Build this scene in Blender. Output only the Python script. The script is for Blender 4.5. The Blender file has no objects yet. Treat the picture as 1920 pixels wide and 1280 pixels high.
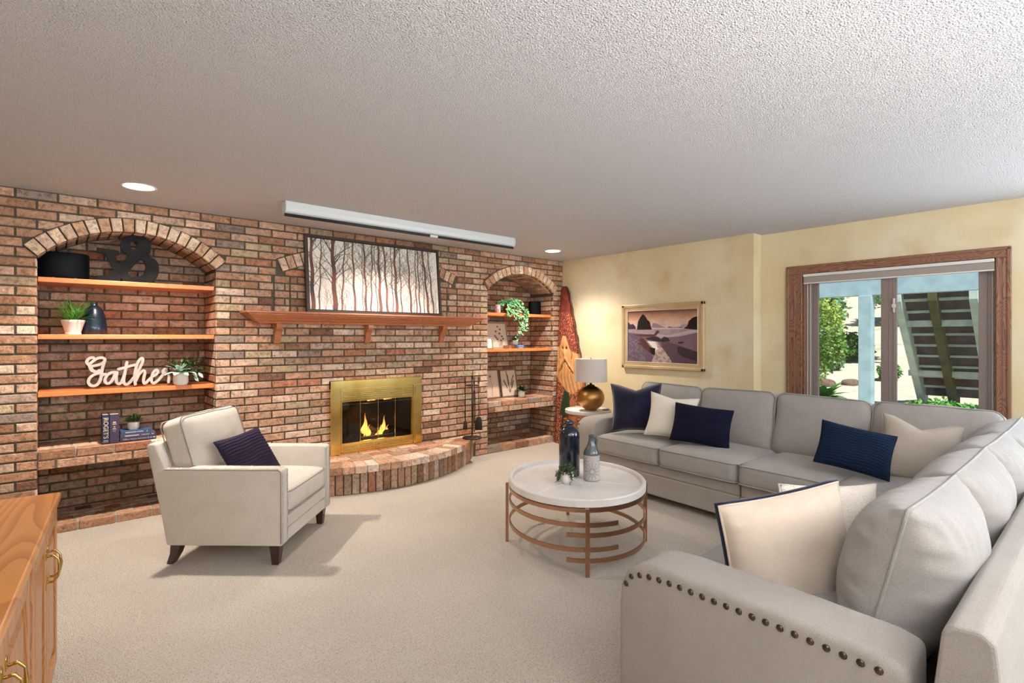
import bpy, bmesh, math, random
import numpy as np
from mathutils import Vector, Matrix, noise as mnoise
random.seed(7); rng = np.random.default_rng(7)
PI = math.pi
sc = bpy.context.scene
COL = sc.collection
def S(r, g, b, a=1.0):
    f = lambda c: (c/255/12.92) if c/255 <= .04045 else ((c/255+.055)/1.055)**2.4
    return (f(r), f(g), f(b), a)

# ------------------------------------------------------------------ camera
FPX, HORIZ, YAW, CAMH = 986.0, 632.0, math.radians(40.86), 1.407
cam = bpy.data.cameras.new('camera'); cam.sensor_width = 36; cam.lens = FPX/1920*36
cam.shift_y = (HORIZ-640)/1920; cam.clip_start = .02; cam.clip_end = 300
camo = bpy.data.objects.new('camera', cam); COL.objects.link(camo)
camo.location = (0, 0, CAMH); camo.rotation_euler = (PI/2, 0, -YAW); sc.camera = camo
# ------------------------------------------------------------------ world, sun, large lights, exposure
sc.view_settings.view_transform = 'Standard'; sc.view_settings.look = 'None'
sc.view_settings.gamma = 1; sc.view_settings.use_curve_mapping = False
sc.view_settings.exposure = 0.72
w = bpy.data.worlds.new('sky'); sc.world = w; w.use_nodes = True
nt = w.node_tree; bg = nt.nodes['Background']
sky = nt.nodes.new('ShaderNodeTexSky'); sky.sky_type = 'HOSEK_WILKIE'
sky.sun_direction = (-.35, -.45, .82); sky.turbidity = 3.0; sky.ground_albedo = .4
nt.links.new(sky.outputs[0], bg.inputs[0]); bg.inputs[1].default_value = 1.25
def light(name, kind, loc, energy, color=(1,1,1), size=1, size_y=None, target=None, direction=None, spot=None, blend=.5):
    L = bpy.data.lights.new(name, kind); L.energy = energy; L.color = color
    if kind == 'AREA':
        L.size = size
        if size_y: L.shape = 'RECTANGLE'; L.size_y = size_y
    elif kind == 'SPOT':
        L.spot_size = math.radians(spot); L.spot_blend = blend; L.shadow_soft_size = size
    elif kind == 'SUN': L.angle = math.radians(size)
    else: L.shadow_soft_size = size
    o = bpy.data.objects.new(name, L); COL.objects.link(o); o.location = loc
    d = Vector(direction) if direction else (Vector(target)-Vector(loc) if target else Vector((0, 0, -1)))
    o.rotation_euler = d.to_track_quat('-Z', 'Y').to_euler(); return o
light('sun', 'SUN', (0, 0, 20), 4.4, (1, .96, .90), 1.0, direction=(.35, .45, -.82))
# fill lights added behind the camera: an assumed ceiling-bounced flash, two soft area lights
light('bounce_flash', 'AREA', (.9, -1.3, 1.7), 118, (.95, .975, 1), 1.0, direction=(.12, .22, 1))
light('rear_fill', 'AREA', (-.9, -.6, 2.38), 30, (1, .97, .94), 1.0, target=(1.6, 4.0, .6))
light('rear_fill', 'AREA', (2.6, -1.6, 2.38), 42, (1, .975, .955), 1.3, target=(3.2, 3.0, .4))
light('door_daylight', 'AREA', (5.3, -1.2, 1.25), 88, (.74, .87, 1), 1.8, 2.0, direction=(-1, .3, .18))
WARM = (1, .88, .76)

# ------------------------------------------------------------------ node materials
MATS = {}
def material(name, base, rough=.6, metal=0, vary=None, bump=None, spec=.5, coat=0, coord='Object', attr=None, sheen=0, wave=None, emit=None, trans=0):
    """vary=(scale, colour2, contrast) noise mix; bump=(scale, strength, distance); wave=(scale, distortion, colour2, direction, stretch)"""
    m = bpy.data.materials.new(name); m.use_nodes = True; MATS[name] = m
    N = m.node_tree; b = N.nodes['Principled BSDF']
    b.inputs['Base Color'].default_value = base; b.inputs['Roughness'].default_value = rough
    b.inputs['Metallic'].default_value = metal; b.inputs['Specular IOR Level'].default_value = spec
    b.inputs['Coat Weight'].default_value = coat; b.inputs['Coat Roughness'].default_value = .15
    b.inputs['Sheen Weight'].default_value = sheen
    if trans: b.inputs['Transmission Weight'].default_value = trans
    tc = N.nodes.new('ShaderNodeTexCoord')
    if coord == 'World':
        g = N.nodes.new('ShaderNodeNewGeometry'); src = g.outputs['Position']
    else: src = tc.outputs[coord]
    colsock = None
    def mix(a, bb, fac):
        mx = N.nodes.new('ShaderNodeMix'); mx.data_type = 'RGBA'
        for s, i in ((a, 6), (bb, 7)):
            if isinstance(s, tuple): mx.inputs[i].default_value = s
            else: N.links.new(s, mx.inputs[i])
        N.links.new(fac, mx.inputs[0]); return mx.outputs[2]
    def ramp(sock, lo, hi):
        r = N.nodes.new('ShaderNodeMapRange'); r.inputs[1].default_value = lo; r.inputs[2].default_value = hi
        N.links.new(sock, r.inputs[0]); return r.outputs[0]
    cur = base
    if attr:
        a = N.nodes.new('ShaderNodeAttribute'); a.attribute_name = attr; cur = a.outputs['Color']
    if wave:
        sc_, dist, c2, stretch = wave
        mp = N.nodes.new('ShaderNodeMapping'); mp.inputs['Scale'].default_value = stretch; N.links.new(src, mp.inputs[0])
        n1 = N.nodes.new('ShaderNodeTexNoise'); n1.inputs['Scale'].default_value = sc_; n1.inputs['Detail'].default_value = .6
        n1.inputs['Distortion'].default_value = dist
        N.links.new(mp.outputs[0], n1.inputs[0])
        mu = N.nodes.new('ShaderNodeMath'); mu.operation = 'MULTIPLY'; mu.inputs[1].default_value = 20; N.links.new(n1.outputs[0], mu.inputs[0])
        fr = N.nodes.new('ShaderNodeMath'); fr.operation = 'FRACT'; N.links.new(mu.outputs[0], fr.inputs[0])
        cur = mix(cur, c2, ramp(fr.outputs[0], .35, 1.0))
    if vary:
        vs = vary if isinstance(vary, list) else [vary]
        for (s_, c2, lo, hi) in vs:
            n = N.nodes.new('ShaderNodeTexNoise'); n.inputs['Scale'].default_value = s_; n.inputs['Detail'].default_value = 4
            N.links.new(src, n.inputs[0])
            if callable(c2): c2 = c2(N, cur)
            cur = mix(cur, c2, ramp(n.outputs[0], lo, hi))
    if not isinstance(cur, tuple): N.links.new(cur, b.inputs['Base Color'])
    if bump:
        prev = None
        for (s_, st, dd) in (bump if isinstance(bump, list) else [bump]):
            n = N.nodes.new('ShaderNodeTexNoise'); n.inputs['Scale'].default_value = s_; n.inputs['Detail'].default_value = 3
            N.links.new(src, n.inputs[0])
            bp = N.nodes.new('ShaderNodeBump'); bp.inputs['Strength'].default_value = st; bp.inputs['Distance'].default_value = dd
            N.links.new(n.outputs[0], bp.inputs['Height'])
            if prev: N.links.new(prev, bp.inputs['Normal'])
            prev = bp.outputs[0]
        N.links.new(prev, b.inputs['Normal'])
    if emit:
        b.inputs['Emission Color'].default_value = emit[0]; b.inputs['Emission Strength'].default_value = emit[1]
    return m
def tone(k):                       # same colour, lighter or darker: grain on a piece
    def f(N, cur):
        if isinstance(cur, tuple): return tuple(min(1, c*k) for c in cur[:3])+(1,)
        v = N.nodes.new('ShaderNodeMix'); v.data_type = 'RGBA'; v.blend_type = 'MULTIPLY'; v.inputs[0].default_value = 1
        N.links.new(cur, v.inputs[6]); v.inputs[7].default_value = (k, k, k, 1); v.clamp_result = False
        return v.outputs[2]
    return f
carpet = material('carpet', S(229,220,208), .95, vary=[(130, S(168,152,132), .52, .76), (1.6, tone(.92), .40, .68), (60, tone(1.08), .45, .65)], bump=[(150, 1.0, .022), (3, .3, .05)], spec=.1, coord='World')
ceilm = material('popcorn_ceiling', S(226,222,222), .95, vary=[(150, tone(.80), .50, .66), (150, tone(1.06), .3, .45)], bump=[(150, 1.0, .02), (60, .4, .012)], spec=.1, coord='World')
paint = material('mottled_paint', S(222,206,166), .8, vary=[(1.3, S(230,219,190), .40, .62), (2.6, S(208,188,142), .50, .78)], bump=(40, .08, .003), spec=.25, coord='World')
plain_wall = material('rear_wall_paint', S(222,210,185), .85, spec=.2)
brickm = material('brick_clay', S(190,140,110), .88, attr='tint', vary=[(38, tone(.62), .50, .66), (14, tone(1.28), .50, .66), (90, tone(.72), .5, .66)], bump=[(55, .75, .009), (170, .4, .003)], spec=.2, coord='World')
mortar = material('mortar', S(98,91,76), .95, vary=(60, tone(.8), .4, .7), bump=(120, .5, .004), spec=.1, coord='World')
pale_mortar = material('pale_mortar', S(176,166,152), .95, vary=(60, tone(.85), .4, .7), bump=(120, .5, .004), spec=.1, coord='World')
OAKW = (2.2, .8)
shelf_oak = material('honey_oak_shelf', S(222,134,72), .38, wave=(2.0, .3, S(196,106,52), (1.2, 6, 14)), coat=.25)
cab_oak = material('golden_oak', S(224,150,76), .33, wave=(1.0, .1, S(196,118,52), (.7, 3.2, 3.2)), bump=(90, .06, .002), coat=.35)
cab_face = material('golden_oak_face', S(196,138,84), .4, wave=(2.0, .3, S(164,100,56), (7, 7, 1.0)), coat=.2)
mantel_oak = material('mantel_oak', S(192,118,76), .4, wave=(2.0, .3, S(128,66,36), (1.0, 8, 26)), coat=.2)
trim_oak = material('trim_oak', S(150,108,84), .45, wave=(2.0, .3, S(108,66,46), (6, 6, 1.4)), coat=.15)
trim_oak_h = material('trim_oak_across', S(150,108,84), .45, wave=(2.0, .3, S(108,66,46), (6, 1.2, 8)), coat=.15)
def fabric(name, c, k=.84, bs=900, sh=.15):
    return material(name, c, .95, vary=[(bs*.5, tone(k*.88), .50, .66), (9, tone(.95), .45, .65)], bump=[(bs*.5, .5, .004), (7, .12, .02)], spec=.12, sheen=sh)
sofa_fab = fabric('grey_beige_weave', S(168,161,153))
sofa_light = fabric('grey_beige_weave_cushion', S(172,168,163))
chair_fab = fabric('cream_linen', S(214,205,194), .88)
piping = material('piping_cord', S(150,138,126), .9)
navy_velvet = material('navy_velvet', S(22,22,46), .8, vary=(6, S(34,34,64), .45, .7), bump=(5, .2, .03), sheen=.5, spec=.1)
navy_pleat = material('navy_pleated_cotton', S(22,24,46), .9, vary=(400, tone(.8), .45, .65), bump=(500, .2, .002), spec=.15)
blue_pleat = material('deep_blue_pleated_cotton', S(22,38,62), .9, vary=(400, tone(.8), .45, .65), bump=(500, .2, .002), spec=.15)
plum_pleat = material('dark_plum_cotton', S(48,40,60), .9, vary=(400, tone(.8), .45, .65), bump=(500, .2, .002), spec=.15)
ivory = fabric('ivory_cotton', S(236,228,214), .93)
boucle = material('ivory_boucle', S(240,230,216), .95, vary=(150, tone(.86), .45, .65), bump=(160, .8, .008), spec=.1)
cream_cot = fabric('cream_cotton', S(222,206,188), .95, 1200)
grey_linen = fabric('flax_linen', S(186,174,160), .84, 700)
brass = material('polished_brass', S(244,212,130), .2, 1.0, vary=(3, S(206,160,70), .4, .7), bump=(2.5, .05, .02))
brass_pull = material('brass_pull', S(206,176,104), .22, 1.0)
gold_lamp = material('hammered_gold', S(186,142,84), .36, 1.0, bump=(120, .25, .003))
rose = material('rose_gold_metal', S(184,142,114), .3, 1.0)
dark_nail = material('dark_nail_head', S(96,84,74), .28, 1.0)
nickel_nail = material('nickel_nail_head', S(206,204,200), .3, .9)
darkwood = material('espresso_wood', S(52,30,22), .4, coat=.3)
iron = material('black_iron', S(58,46,40), .45, .6)
blackm = material('matt_black', S(26,28,30), .5, vary=(8, S(38,42,44), .4, .7))
amper = material('dark_metal_sheet', S(34,34,36), .7, spec=.15, vary=(9, S(46,46,48), .45, .7))
speakerm = material('speaker_cloth', S(12,17,22), .55, spec=.15)
white_ceramic = material('white_ceramic', S(232,228,224), .3, coat=.4)
pink_pot = material('pinkish_white_clay', S(230,216,208), .5)
white_wood = material('white_washed_wood', S(226,222,218), .5, vary=(4, S(210,205,200), .4, .7), coat=.15)
white_plastic = material('white_enamel', S(216,220,220), .35)
shade_m = material('lamp_shade_linen', S(214,204,198), .9, vary=(300, tone(.95), .4, .6), spec=.1)
navy_cer = material('blue_black_glaze', S(16,27,42), .16, vary=[(5, S(40,74,104), .5, .7), (9, S(56,56,50), .58, .75)], coat=.6)
vase_blue = material('ribbed_blue_glaze', S(12,30,48), .3, coat=.5)
grey_cer = material('grey_blue_glaze', S(92,102,106), .2, vary=(12, S(62,80,92), .45, .7), coat=.5)
green1 = material('leaf_green', S(62,112,46), .5, vary=(20, S(110,160,70), .45, .68))
green_d = material('leaf_dark', S(40,66,34), .5, vary=(40, S(110,130,54), .52, .7))
green_grass = material('grass_green', S(84,148,58), .5, vary=(30, S(160,196,96), .5, .7))
green_ivy = material('ivy_green', S(84,156,88), .5, vary=(30, S(190,222,186), .50, .66))
green_suc = material('succulent_green', S(74,92,62), .55, vary=(50, S(130,150,100), .5, .7))
green_var = material('variegated_leaf', S(150,184,160), .45, vary=(30, S(224,234,222), .45, .6))
soil = material('soil', S(110,70,48), .95)
firebox = material('sooty_firebrick', S(40,32,27), .95, vary=(8, S(74,56,42), .5, .7))
log_m = material('charred_log', S(48,34,26), .9, vary=(20, S(96,70,50), .5, .7), bump=(40, .6, .01))
book_navy = material('book_navy', S(38,42,78), .55); book_plum = material('book_plum', S(66,56,84), .6)
book_blue = material('book_steel_blue', S(58,84,120), .5); book_plum2 = material('book_dusk', S(84,72,98), .6)
book_ink = material('book_ink', S(52,58,88), .6); page = material('book_pages', S(214,204,186), .9)
book_tan = material('book_tan', S(150,104,78), .7); book_royal = material('book_royal', S(62,92,158), .5)
gilt = material('gilt_lettering', S(226,206,160), .5); silver_ink = material('silver_lettering', S(190,198,212), .5)
frame_gold = material('champagne_frame', S(214,192,154), .38, .35, vary=(5, S(196,172,132), .4, .7))
frame_dark = material('dark_bronze_frame', S(66,52,44), .5)
frame_taupe = material('taupe_frame', S(120,96,82), .6)
frame_silver = material('weathered_frame', S(150,142,132), .6)
printm = material('printed_picture', S(200,200,200), .7, attr='tint', spec=.2)
santam = material('carved_painted_plank', S(200,200,200), .7, attr='tint', bump=[(60, .3, .006)], spec=.25)
sign_m = material('whitewashed_sign', S(184,177,171), .75, vary=(14, S(166,158,150), .45, .7))
vinyl = material('window_vinyl', S(138,124,118), .5); vinyl_l = material('window_vinyl_pale', S(206,200,196), .45)
blind_f = material('blind_fabric', S(160,150,142), .85); blind_w = material('blind_cassette', S(222,220,220), .5)
deck_white = material('blue_grey_deck_paint', S(168,196,204), .7, vary=(6, S(146,176,186), .4, .7), bump=(12, .3, .01))
deck_pale = material('pale_deck_paint', S(196,212,206), .7, vary=(8, S(170,190,186), .4, .7))
deck_brown = material('brown_stained_board', S(108,96,104), .8, vary=(7, S(78,68,78), .4, .7))
deck_green = material('mossy_stringer', S(84,84,46), .85, vary=(9, S(56,60,40), .4, .7))
gravel = material('pale_ground', S(206,196,178), .95, vary=[(3, S(196,184,150), .45, .7), (20, S(226,214,196), .5, .7), (.8, S(150,170,110), .58, .75)], bump=(30, .6, .04), coord='World')
bush_m = material('bush_leaf', S(96,140,58), .6, vary=(1.2, S(168,190,84), .42, .62), coord='World')
tree_m = material('tree_leaf', S(92,136,92), .6, vary=(.7, S(160,186,140), .42, .65), coord='World')
cover_m = material('groundcover_leaf', S(104,164,66), .6, vary=(4, S(60,120,50), .45, .65), coord='World')
bark = material('bark', S(84,66,50), .9)
can_emit = material('lamp_lens', (1,1,1,1), .4, emit=((1, .96, .90, 1), 7))
can_trim = material('white_trim_ring', S(236,228,220), .5)
refl = material('glazed_white', S(230,226,220), .4)

def glass_mat(name, tint, gloss=.12):
    m = bpy.data.materials.new(name); m.use_nodes = True; N = m.node_tree; N.nodes.remove(N.nodes['Principled BSDF'])
    out = N.nodes['Material Output']; t = N.nodes.new('ShaderNodeBsdfTransparent'); t.inputs[0].default_value = tint
    g = N.nodes.new('ShaderNodeBsdfGlossy'); g.inputs['Roughness'].default_value = .02; g.inputs[0].default_value = (.9, .95, 1, 1)
    fr = N.nodes.new('ShaderNodeFresnel'); fr.inputs[0].default_value = 1.45
    mu = N.nodes.new('ShaderNodeMath'); mu.operation = 'MULTIPLY'; mu.inputs[1].default_value = gloss; N.links.new(fr.outputs[0], mu.inputs[0])
    mx = N.nodes.new('ShaderNodeMixShader'); N.links.new(mu.outputs[0], mx.inputs[0]); N.links.new(t.outputs[0], mx.inputs[1]); N.links.new(g.outputs[0], mx.inputs[2])
    N.links.new(mx.outputs[0], out.inputs[0]); return m
pane_glass = glass_mat('window_glass', (.97, .99, 1, 1), .8)
fire_glass = glass_mat('smoked_fire_glass', (.62, .58, .55, 1), 1.0)
def flame_mat():
    m = bpy.data.materials.new('flame'); m.use_nodes = True; N = m.node_tree; N.nodes.remove(N.nodes['Principled BSDF'])
    out = N.nodes['Material Output']; e = N.nodes.new('ShaderNodeEmission'); tc = N.nodes.new('ShaderNodeTexCoord')
    sp = N.nodes.new('ShaderNodeSeparateXYZ'); N.links.new(tc.outputs['Generated'], sp.inputs[0])
    r = N.nodes.new('ShaderNodeValToRGB'); cr = r.color_ramp
    cr.elements[0].position = 0; cr.elements[0].color = S(255,190,60); cr.elements[1].position = 1; cr.elements[1].color = S(235,110,30)
    el = cr.elements.new(.35); el.color = S(255,236,120)
    N.links.new(sp.outputs[2], r.inputs[0]); N.links.new(r.outputs[0], e.inputs[0]); e.inputs[1].default_value = 2.6
    N.links.new(e.outputs[0], out.inputs[0]); return m
flame_m = flame_mat()

# ------------------------------------------------------------------ geometry helpers: every shape is (verts, faces)
def join(*parts):
    V, F = [], []
    for p in parts:
        if p is None: continue
        o = len(V); V += [tuple(v) for v in p[0]]; F += [tuple(i+o for i in f) for f in p[1]]
    return V, F
def xf(p, M):
    return [tuple(M @ Vector(v)) for v in p[0]], p[1]
def T(x, y, z, rz=0, rx=0, ry=0):
    return Matrix.Translation((x, y, z)) @ Matrix.Rotation(rz, 4, 'Z') @ Matrix.Rotation(rx, 4, 'X') @ Matrix.Rotation(ry, 4, 'Y')
BF = [(0,3,2,1), (4,5,6,7), (0,1,5,4), (1,2,6,5), (2,3,7,6), (3,0,4,7)]
def box(x0, x1, y0, y1, z0, z1):
    return [(x0,y0,z0),(x1,y0,z0),(x1,y1,z0),(x0,y1,z0),(x0,y0,z1),(x1,y0,z1),(x1,y1,z1),(x0,y1,z1)], list(BF)
def bevel(p, r, seg=2, ang=30):
    bm = bmesh.new(); vs = [bm.verts.new(v) for v in p[0]]
    for f in p[1]:
        try: bm.faces.new([vs[i] for i in f])
        except ValueError: pass
    bmesh.ops.recalc_face_normals(bm, faces=bm.faces[:])
    es = [e for e in bm.edges if len(e.link_faces) == 2 and e.calc_face_angle(0) > math.radians(ang)]
    bmesh.ops.bevel(bm, geom=es, offset=r, segments=seg, profile=.5, affect='EDGES', clamp_overlap=True)
    V = [tuple(v.co) for v in bm.verts]; bm.verts.index_update(); F = [tuple(v.index for v in f.verts) for f in bm.faces]
    bm.free(); return V, F
def bbox(x0, x1, y0, y1, z0, z1, r=.004, seg=2): return bevel(box(x0, x1, y0, y1, z0, z1), r, seg)
def prism(poly, origin, U, V_, N_, d, holes=None):
    """polygon of (u, v) points extruded by d along N_"""
    o = Vector(origin); U = Vector(U); V_ = Vector(V_); N_ = Vector(N_); n = len(poly)
    A = [o+U*a+V_*b for a, b in poly]; B = [p+N_*d for p in A]
    F = [tuple(range(n-1, -1, -1)), tuple(range(n, 2*n))] + [(i, (i+1) % n, (i+1) % n+n, i+n) for i in range(n)]
    return [tuple(v) for v in A+B], F
def tube(path, r, n=8, closed=False, cap=True):
    P = [Vector(p) for p in path]; m = len(P); V, F = [], []
    rs = r if isinstance(r, (list, tuple)) else [r]*m
    up = None
    for i, p in enumerate(P):
        a = P[(i-1) % m] if (closed or i) else p; b = P[(i+1) % m] if (closed or i < m-1) else p
        t = (b-a).normalized()
        if up is None: up = Vector((0,0,1)) if abs(t.z) < .9 else Vector((1,0,0))
        up = (up-t*up.dot(t)); up = up.normalized() if up.length > 1e-6 else Vector((1,0,0)); s = t.cross(up)
        for k in range(n):
            an = 2*PI*k/n; V.append(tuple(p+up*math.cos(an)*rs[i]+s*math.sin(an)*rs[i]))
    for i in range(m if closed else m-1):
        for k in range(n):
            j = (i+1) % m; F.append((i*n+k, i*n+(k+1) % n, j*n+(k+1) % n, j*n+k))
    if not closed and cap: F += [tuple(range(n-1, -1, -1)), tuple((m-1)*n+k for k in range(n))]
    return V, F
def ribbon(path, w_, h, closed=False, updir=(0,0,1)):
    """bar of rectangular section w_ (sideways) by h (along up) following a path"""
    P = [Vector(p) for p in path]; m = len(P); V, F = [], []; up = Vector(updir)
    for i, p in enumerate(P):
        a = P[(i-1) % m] if (closed or i) else p; b = P[(i+1) % m] if (closed or i < m-1) else p
        t = (b-a).normalized(); s = t.cross(up).normalized()
        for (x, y) in ((-1,-1), (1,-1), (1,1), (-1,1)): V.append(tuple(p+s*x*w_/2+up*y*h/2))
    for i in range(m if closed else m-1):
        j = (i+1) % m
        for k in range(4): F.append((i*4+k, i*4+(k+1) % 4, j*4+(k+1) % 4, j*4+k))
    if not closed: F += [(3,2,1,0), tuple((m-1)*4+k for k in range(4))]
    return V, F
def lathe(prof, n=32, c=(0,0,0), sx=1, sy=1):
    V, F = [], []; m = len(prof)
    for (r, z) in prof:
        for k in range(n):
            a = 2*PI*k/n; V.append((c[0]+r*math.cos(a)*sx, c[1]+r*math.sin(a)*sy, c[2]+z))
    for i in range(m-1):
        for k in range(n): F.append((i*n+k, i*n+(k+1) % n, (i+1)*n+(k+1) % n, (i+1)*n+k))
    if prof[0][0] > 1e-4: F.append(tuple(range(n-1, -1, -1)))
    if prof[-1][0] > 1e-4: F.append(tuple((m-1)*n+k for k in range(n)))
    return V, F
def rbox(sx, sy, sz, r, res=8, crown=(0,0,0), seed=0, wr=0, wf=6):
    """rounded cushion block centred at the origin; crown swells the faces; wr adds soft wrinkles"""
    bm = bmesh.new(); bmesh.ops.create_cube(bm, size=2.0)
    bmesh.ops.subdivide_edges(bm, edges=bm.edges[:], cuts=res, use_grid_fill=True)
    h = Vector((sx/2, sy/2, sz/2)); so = Vector((seed*3.1, seed*1.7, seed*.9))
    for v in bm.verts:
        q = v.co.copy()
        # spread rows toward the edges so the rounding keeps enough vertices
        e = Vector([math.copysign(abs(c)**.75, c) for c in q])
        p = Vector((e.x*h.x, e.y*h.y, e.z*h.z))
        inner = Vector((max(-h.x+r, min(h.x-r, p.x)), max(-h.y+r, min(h.y-r, p.y)), max(-h.z+r, min(h.z-r, p.z))))
        d = p-inner
        if d.length > 1e-9: p = inner+d.normalized()*min(r, max(abs(d.x), abs(d.y), abs(d.z)))
        fx = 1-(p.x/h.x)**2; fy = 1-(p.y/h.y)**2; fz = 1-(p.z/h.z)**2
        p.x += math.copysign(crown[0]*max(0, fy)*max(0, fz), p.x) * (abs(p.x)/h.x)**3
        p.y += math.copysign(crown[1]*max(0, fx)*max(0, fz), p.y) * (abs(p.y)/h.y)**3
        p.z += math.copysign(crown[2]*max(0, fx)*max(0, fy), p.z) * (abs(p.z)/h.z)**3
        if wr: p += Vector((1,1,1))*0 + p.normalized()*wr*mnoise.noise(p*wf+so)
        v.co = p
    V = [tuple(v.co) for v in bm.verts]; bm.verts.index_update(); F = [tuple(v.index for v in f.verts) for f in bm.faces]
    bm.free(); return V, F
def rrect(sx, sy, r, z=0, n=5):
    P = []
    for cx, cy, a0 in ((sx/2-r, sy/2-r, 0), (-sx/2+r, sy/2-r, 90), (-sx/2+r, -sy/2+r, 180), (sx/2-r, -sy/2+r, 270)):
        for k in range(n+1):
            a = math.radians(a0+90*k/n); P.append((cx+r*math.cos(a), cy+r*math.sin(a), z))
    return P
def pillow(w_, h, t, n=26, pinch=.10, power=.55, wr=.006, wf=9, seed=0, pleat=0, pleat_dir='x', gather=0, sag=0, chop=0):
    """stuffed knife-edge pillow: width along X, height along Z, thickness along Y, front faces -Y"""
    V, idx, F = [], {}, []; so = Vector((seed*5.3, seed*2.1, seed*7.7))
    for s in (0, 1):
        for i in range(n+1):
            for j in range(n+1):
                u = -1+2*i/n; v = -1+2*j/n
                if s and (i in (0, n) or j in (0, n)): idx[s,i,j] = idx[0,i,j]; continue
                u_ = math.copysign(abs(u)**.85, u); v_ = math.copysign(abs(v)**.85, v)
                x = w_/2*u_*(1-pinch*(1-v_*v_)*abs(u_)**3); z = h/2*v_*(1-pinch*(1-u_*u_)*abs(v_)**3)
                z -= chop*h*max(0, v_)*max(0, 1-abs(u_)*1.4)**1.2
                prof = max(0, (1-abs(u_)**2.6)*(1-abs(v_)**2.6))**power
                y = t/2*prof
                q = Vector((x, (s*2-1)*.3, z))
                dz = wr*mnoise.noise(q*wf+so)*prof**.5
                if pleat:
                    c = z if pleat_dir == 'x' else x; o_ = x if pleat_dir == 'x' else z
                    ph = c*pleat+2.2*mnoise.noise(Vector((o_*7, c*5, seed)))+.9*mnoise.noise(Vector((o_*22, c*9, seed+4)))
                    dz += .0075*(abs(math.sin(ph))-.5)*min(1, prof*1.6)
                if gather:
                    e = 1-max(abs(u_), abs(v_)); al = x if abs(v_) > abs(u_) else z
                    dz += gather*math.exp(-e*5)*min(1, e*12)*mnoise.noise(Vector((al*34, s*7+seed, e*2)))
                y += dz; z2 = z - sag*(1-v_*v_)*.0
                idx[s,i,j] = len(V); V.append((x, (y if s else -y), z2))
    for s in (0, 1):
        for i in range(n):
            for j in range(n):
                f = (idx[s,i,j], idx[s,i+1,j], idx[s,i+1,j+1], idx[s,i,j+1]); F.append(f if not s else f[::-1])
    return V, F
def pillow_edge(w_, h, pinch=.10, m=14, chop=0):
    P = []
    def pt(u, v): return (w_/2*u*(1-pinch*(1-v*v)*abs(u)**3), 0, h/2*v*(1-pinch*(1-u*u)*abs(v)**3)-chop*h*max(0, v)*max(0, 1-abs(u)*1.4)**1.2)
    q = [-1+2*k/m for k in range(m)]
    return [pt(a, -1) for a in q]+[pt(1, a) for a in q]+[pt(-a, 1) for a in q]+[pt(-1, -a) for a in q]

def obj(name, p, m, parent=None, smooth=False, M=None, tint=None, kind=None, label=None, auto=None, lab_cat=None):
    V, F = p
    me = bpy.data.meshes.new(name); me.from_pydata(V, [], F); me.materials.append(m)
    if tint is not None:
        a = me.color_attributes.new('tint', 'FLOAT_COLOR', 'POINT')
        t = np.asarray(tint, dtype=np.float32)
        if t.ndim == 1: t = np.tile(t, (len(V), 1))
        a.data.foreach_set('color', t.ravel())
    if smooth:
        me.polygons.foreach_set('use_smooth', [True]*len(me.polygons))
        if auto: 
            me.set_sharp_from_angle(angle=math.radians(auto))
    me.update()
    o = bpy.data.objects.new(name, me); COL.objects.link(o)
    if M is not None: o.matrix_local = M
    if parent is not None: o.parent = parent
    if kind: o['kind'] = kind
    if label: o['label'] = label
    return o
def thing(name, label, cat, loc=(0,0,0), rz=0, group=None, rot=None):
    o = bpy.data.objects.new(name, None); COL.objects.link(o); o.location = loc
    o.rotation_euler = rot if rot else (0, 0, rz); o.empty_display_size = .1
    o['label'] = label; o['category'] = cat
    if group: o['group'] = group
    return o
def tag(o, label, cat, group=None):
    o['label'] = label; o['category'] = cat
    if group: o['group'] = group
    return o
def bare(name, parent=None, kind=None, label=None):
    o = bpy.data.objects.new(name, None); COL.objects.link(o)
    if parent: o.parent = parent
    if kind: o['kind'] = kind
    if label: o['label'] = label
    return o
s_, c_ = math.sin(YAW), math.cos(YAW)
def at(px, py, Y):                 # measured photo point -> world point on the plane y = Y
    t = (px-960)/FPX; dx, dy, dz = s_+t*c_, c_-t*s_, (HORIZ-py)/FPX; k = Y/dy
    return Vector((dx*k, Y, CAMH+dz*k))
def atd(px, py, d):                # world point at depth d along the view axis
    t = (px-960)/FPX; return Vector(((s_+t*c_)*d, (c_-t*s_)*d, CAMH+(HORIZ-py)/FPX*d))

# ------------------------------------------------------------------ the setting
H = 2.44; W = 4.985; XW = 5.232; XQ = 5.40; XL = -2.6; YB = -3.6
NL = (-.108, 1.012); NR = (3.924, 5.044); ND = .45; YN = W+ND
obj('floor', box(XL, XQ+.1, YB, YN+.1, -.1, 0), carpet, kind='structure', label='beige cut-pile carpet floor')
obj('ceiling', box(XL, XQ+.2, YB, YN+.1, H, H+.18), ceilm, kind='structure', label='white popcorn-textured ceiling')
obj('wall_left', box(XL-.12, XL, YB, W, 0, H), plain_wall, kind='structure')
obj('wall_rear', box(XL, XQ, YB-.12, YB, 0, H), plain_wall, kind='structure')
obj('wall_right', join(box(XW, XQ+.12, 2.38, YN, 0, H)), paint, kind='structure', label='cream mottled wall with the seascape picture')
WY0, WY1, WZ0, WZ1 = .615, 1.985, .10, 2.01     # window opening
obj('wall_window', join(box(XQ, XQ+.16, WY1, 2.38, 0, H), box(XQ, XQ+.16, -.1, WY0, 0, H), box(XQ, XQ+.16, WY0, WY1, WZ1, H),
    box(XQ, XQ+.16, WY0, WY1, 0, WZ0), box(XQ, XQ+.16, YB, -2.2, 0, H), box(XQ, XQ+.16, -2.2, -.1, 2.2, H)), paint, kind='structure', label='cream mottled wall around the sliding window')

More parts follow.
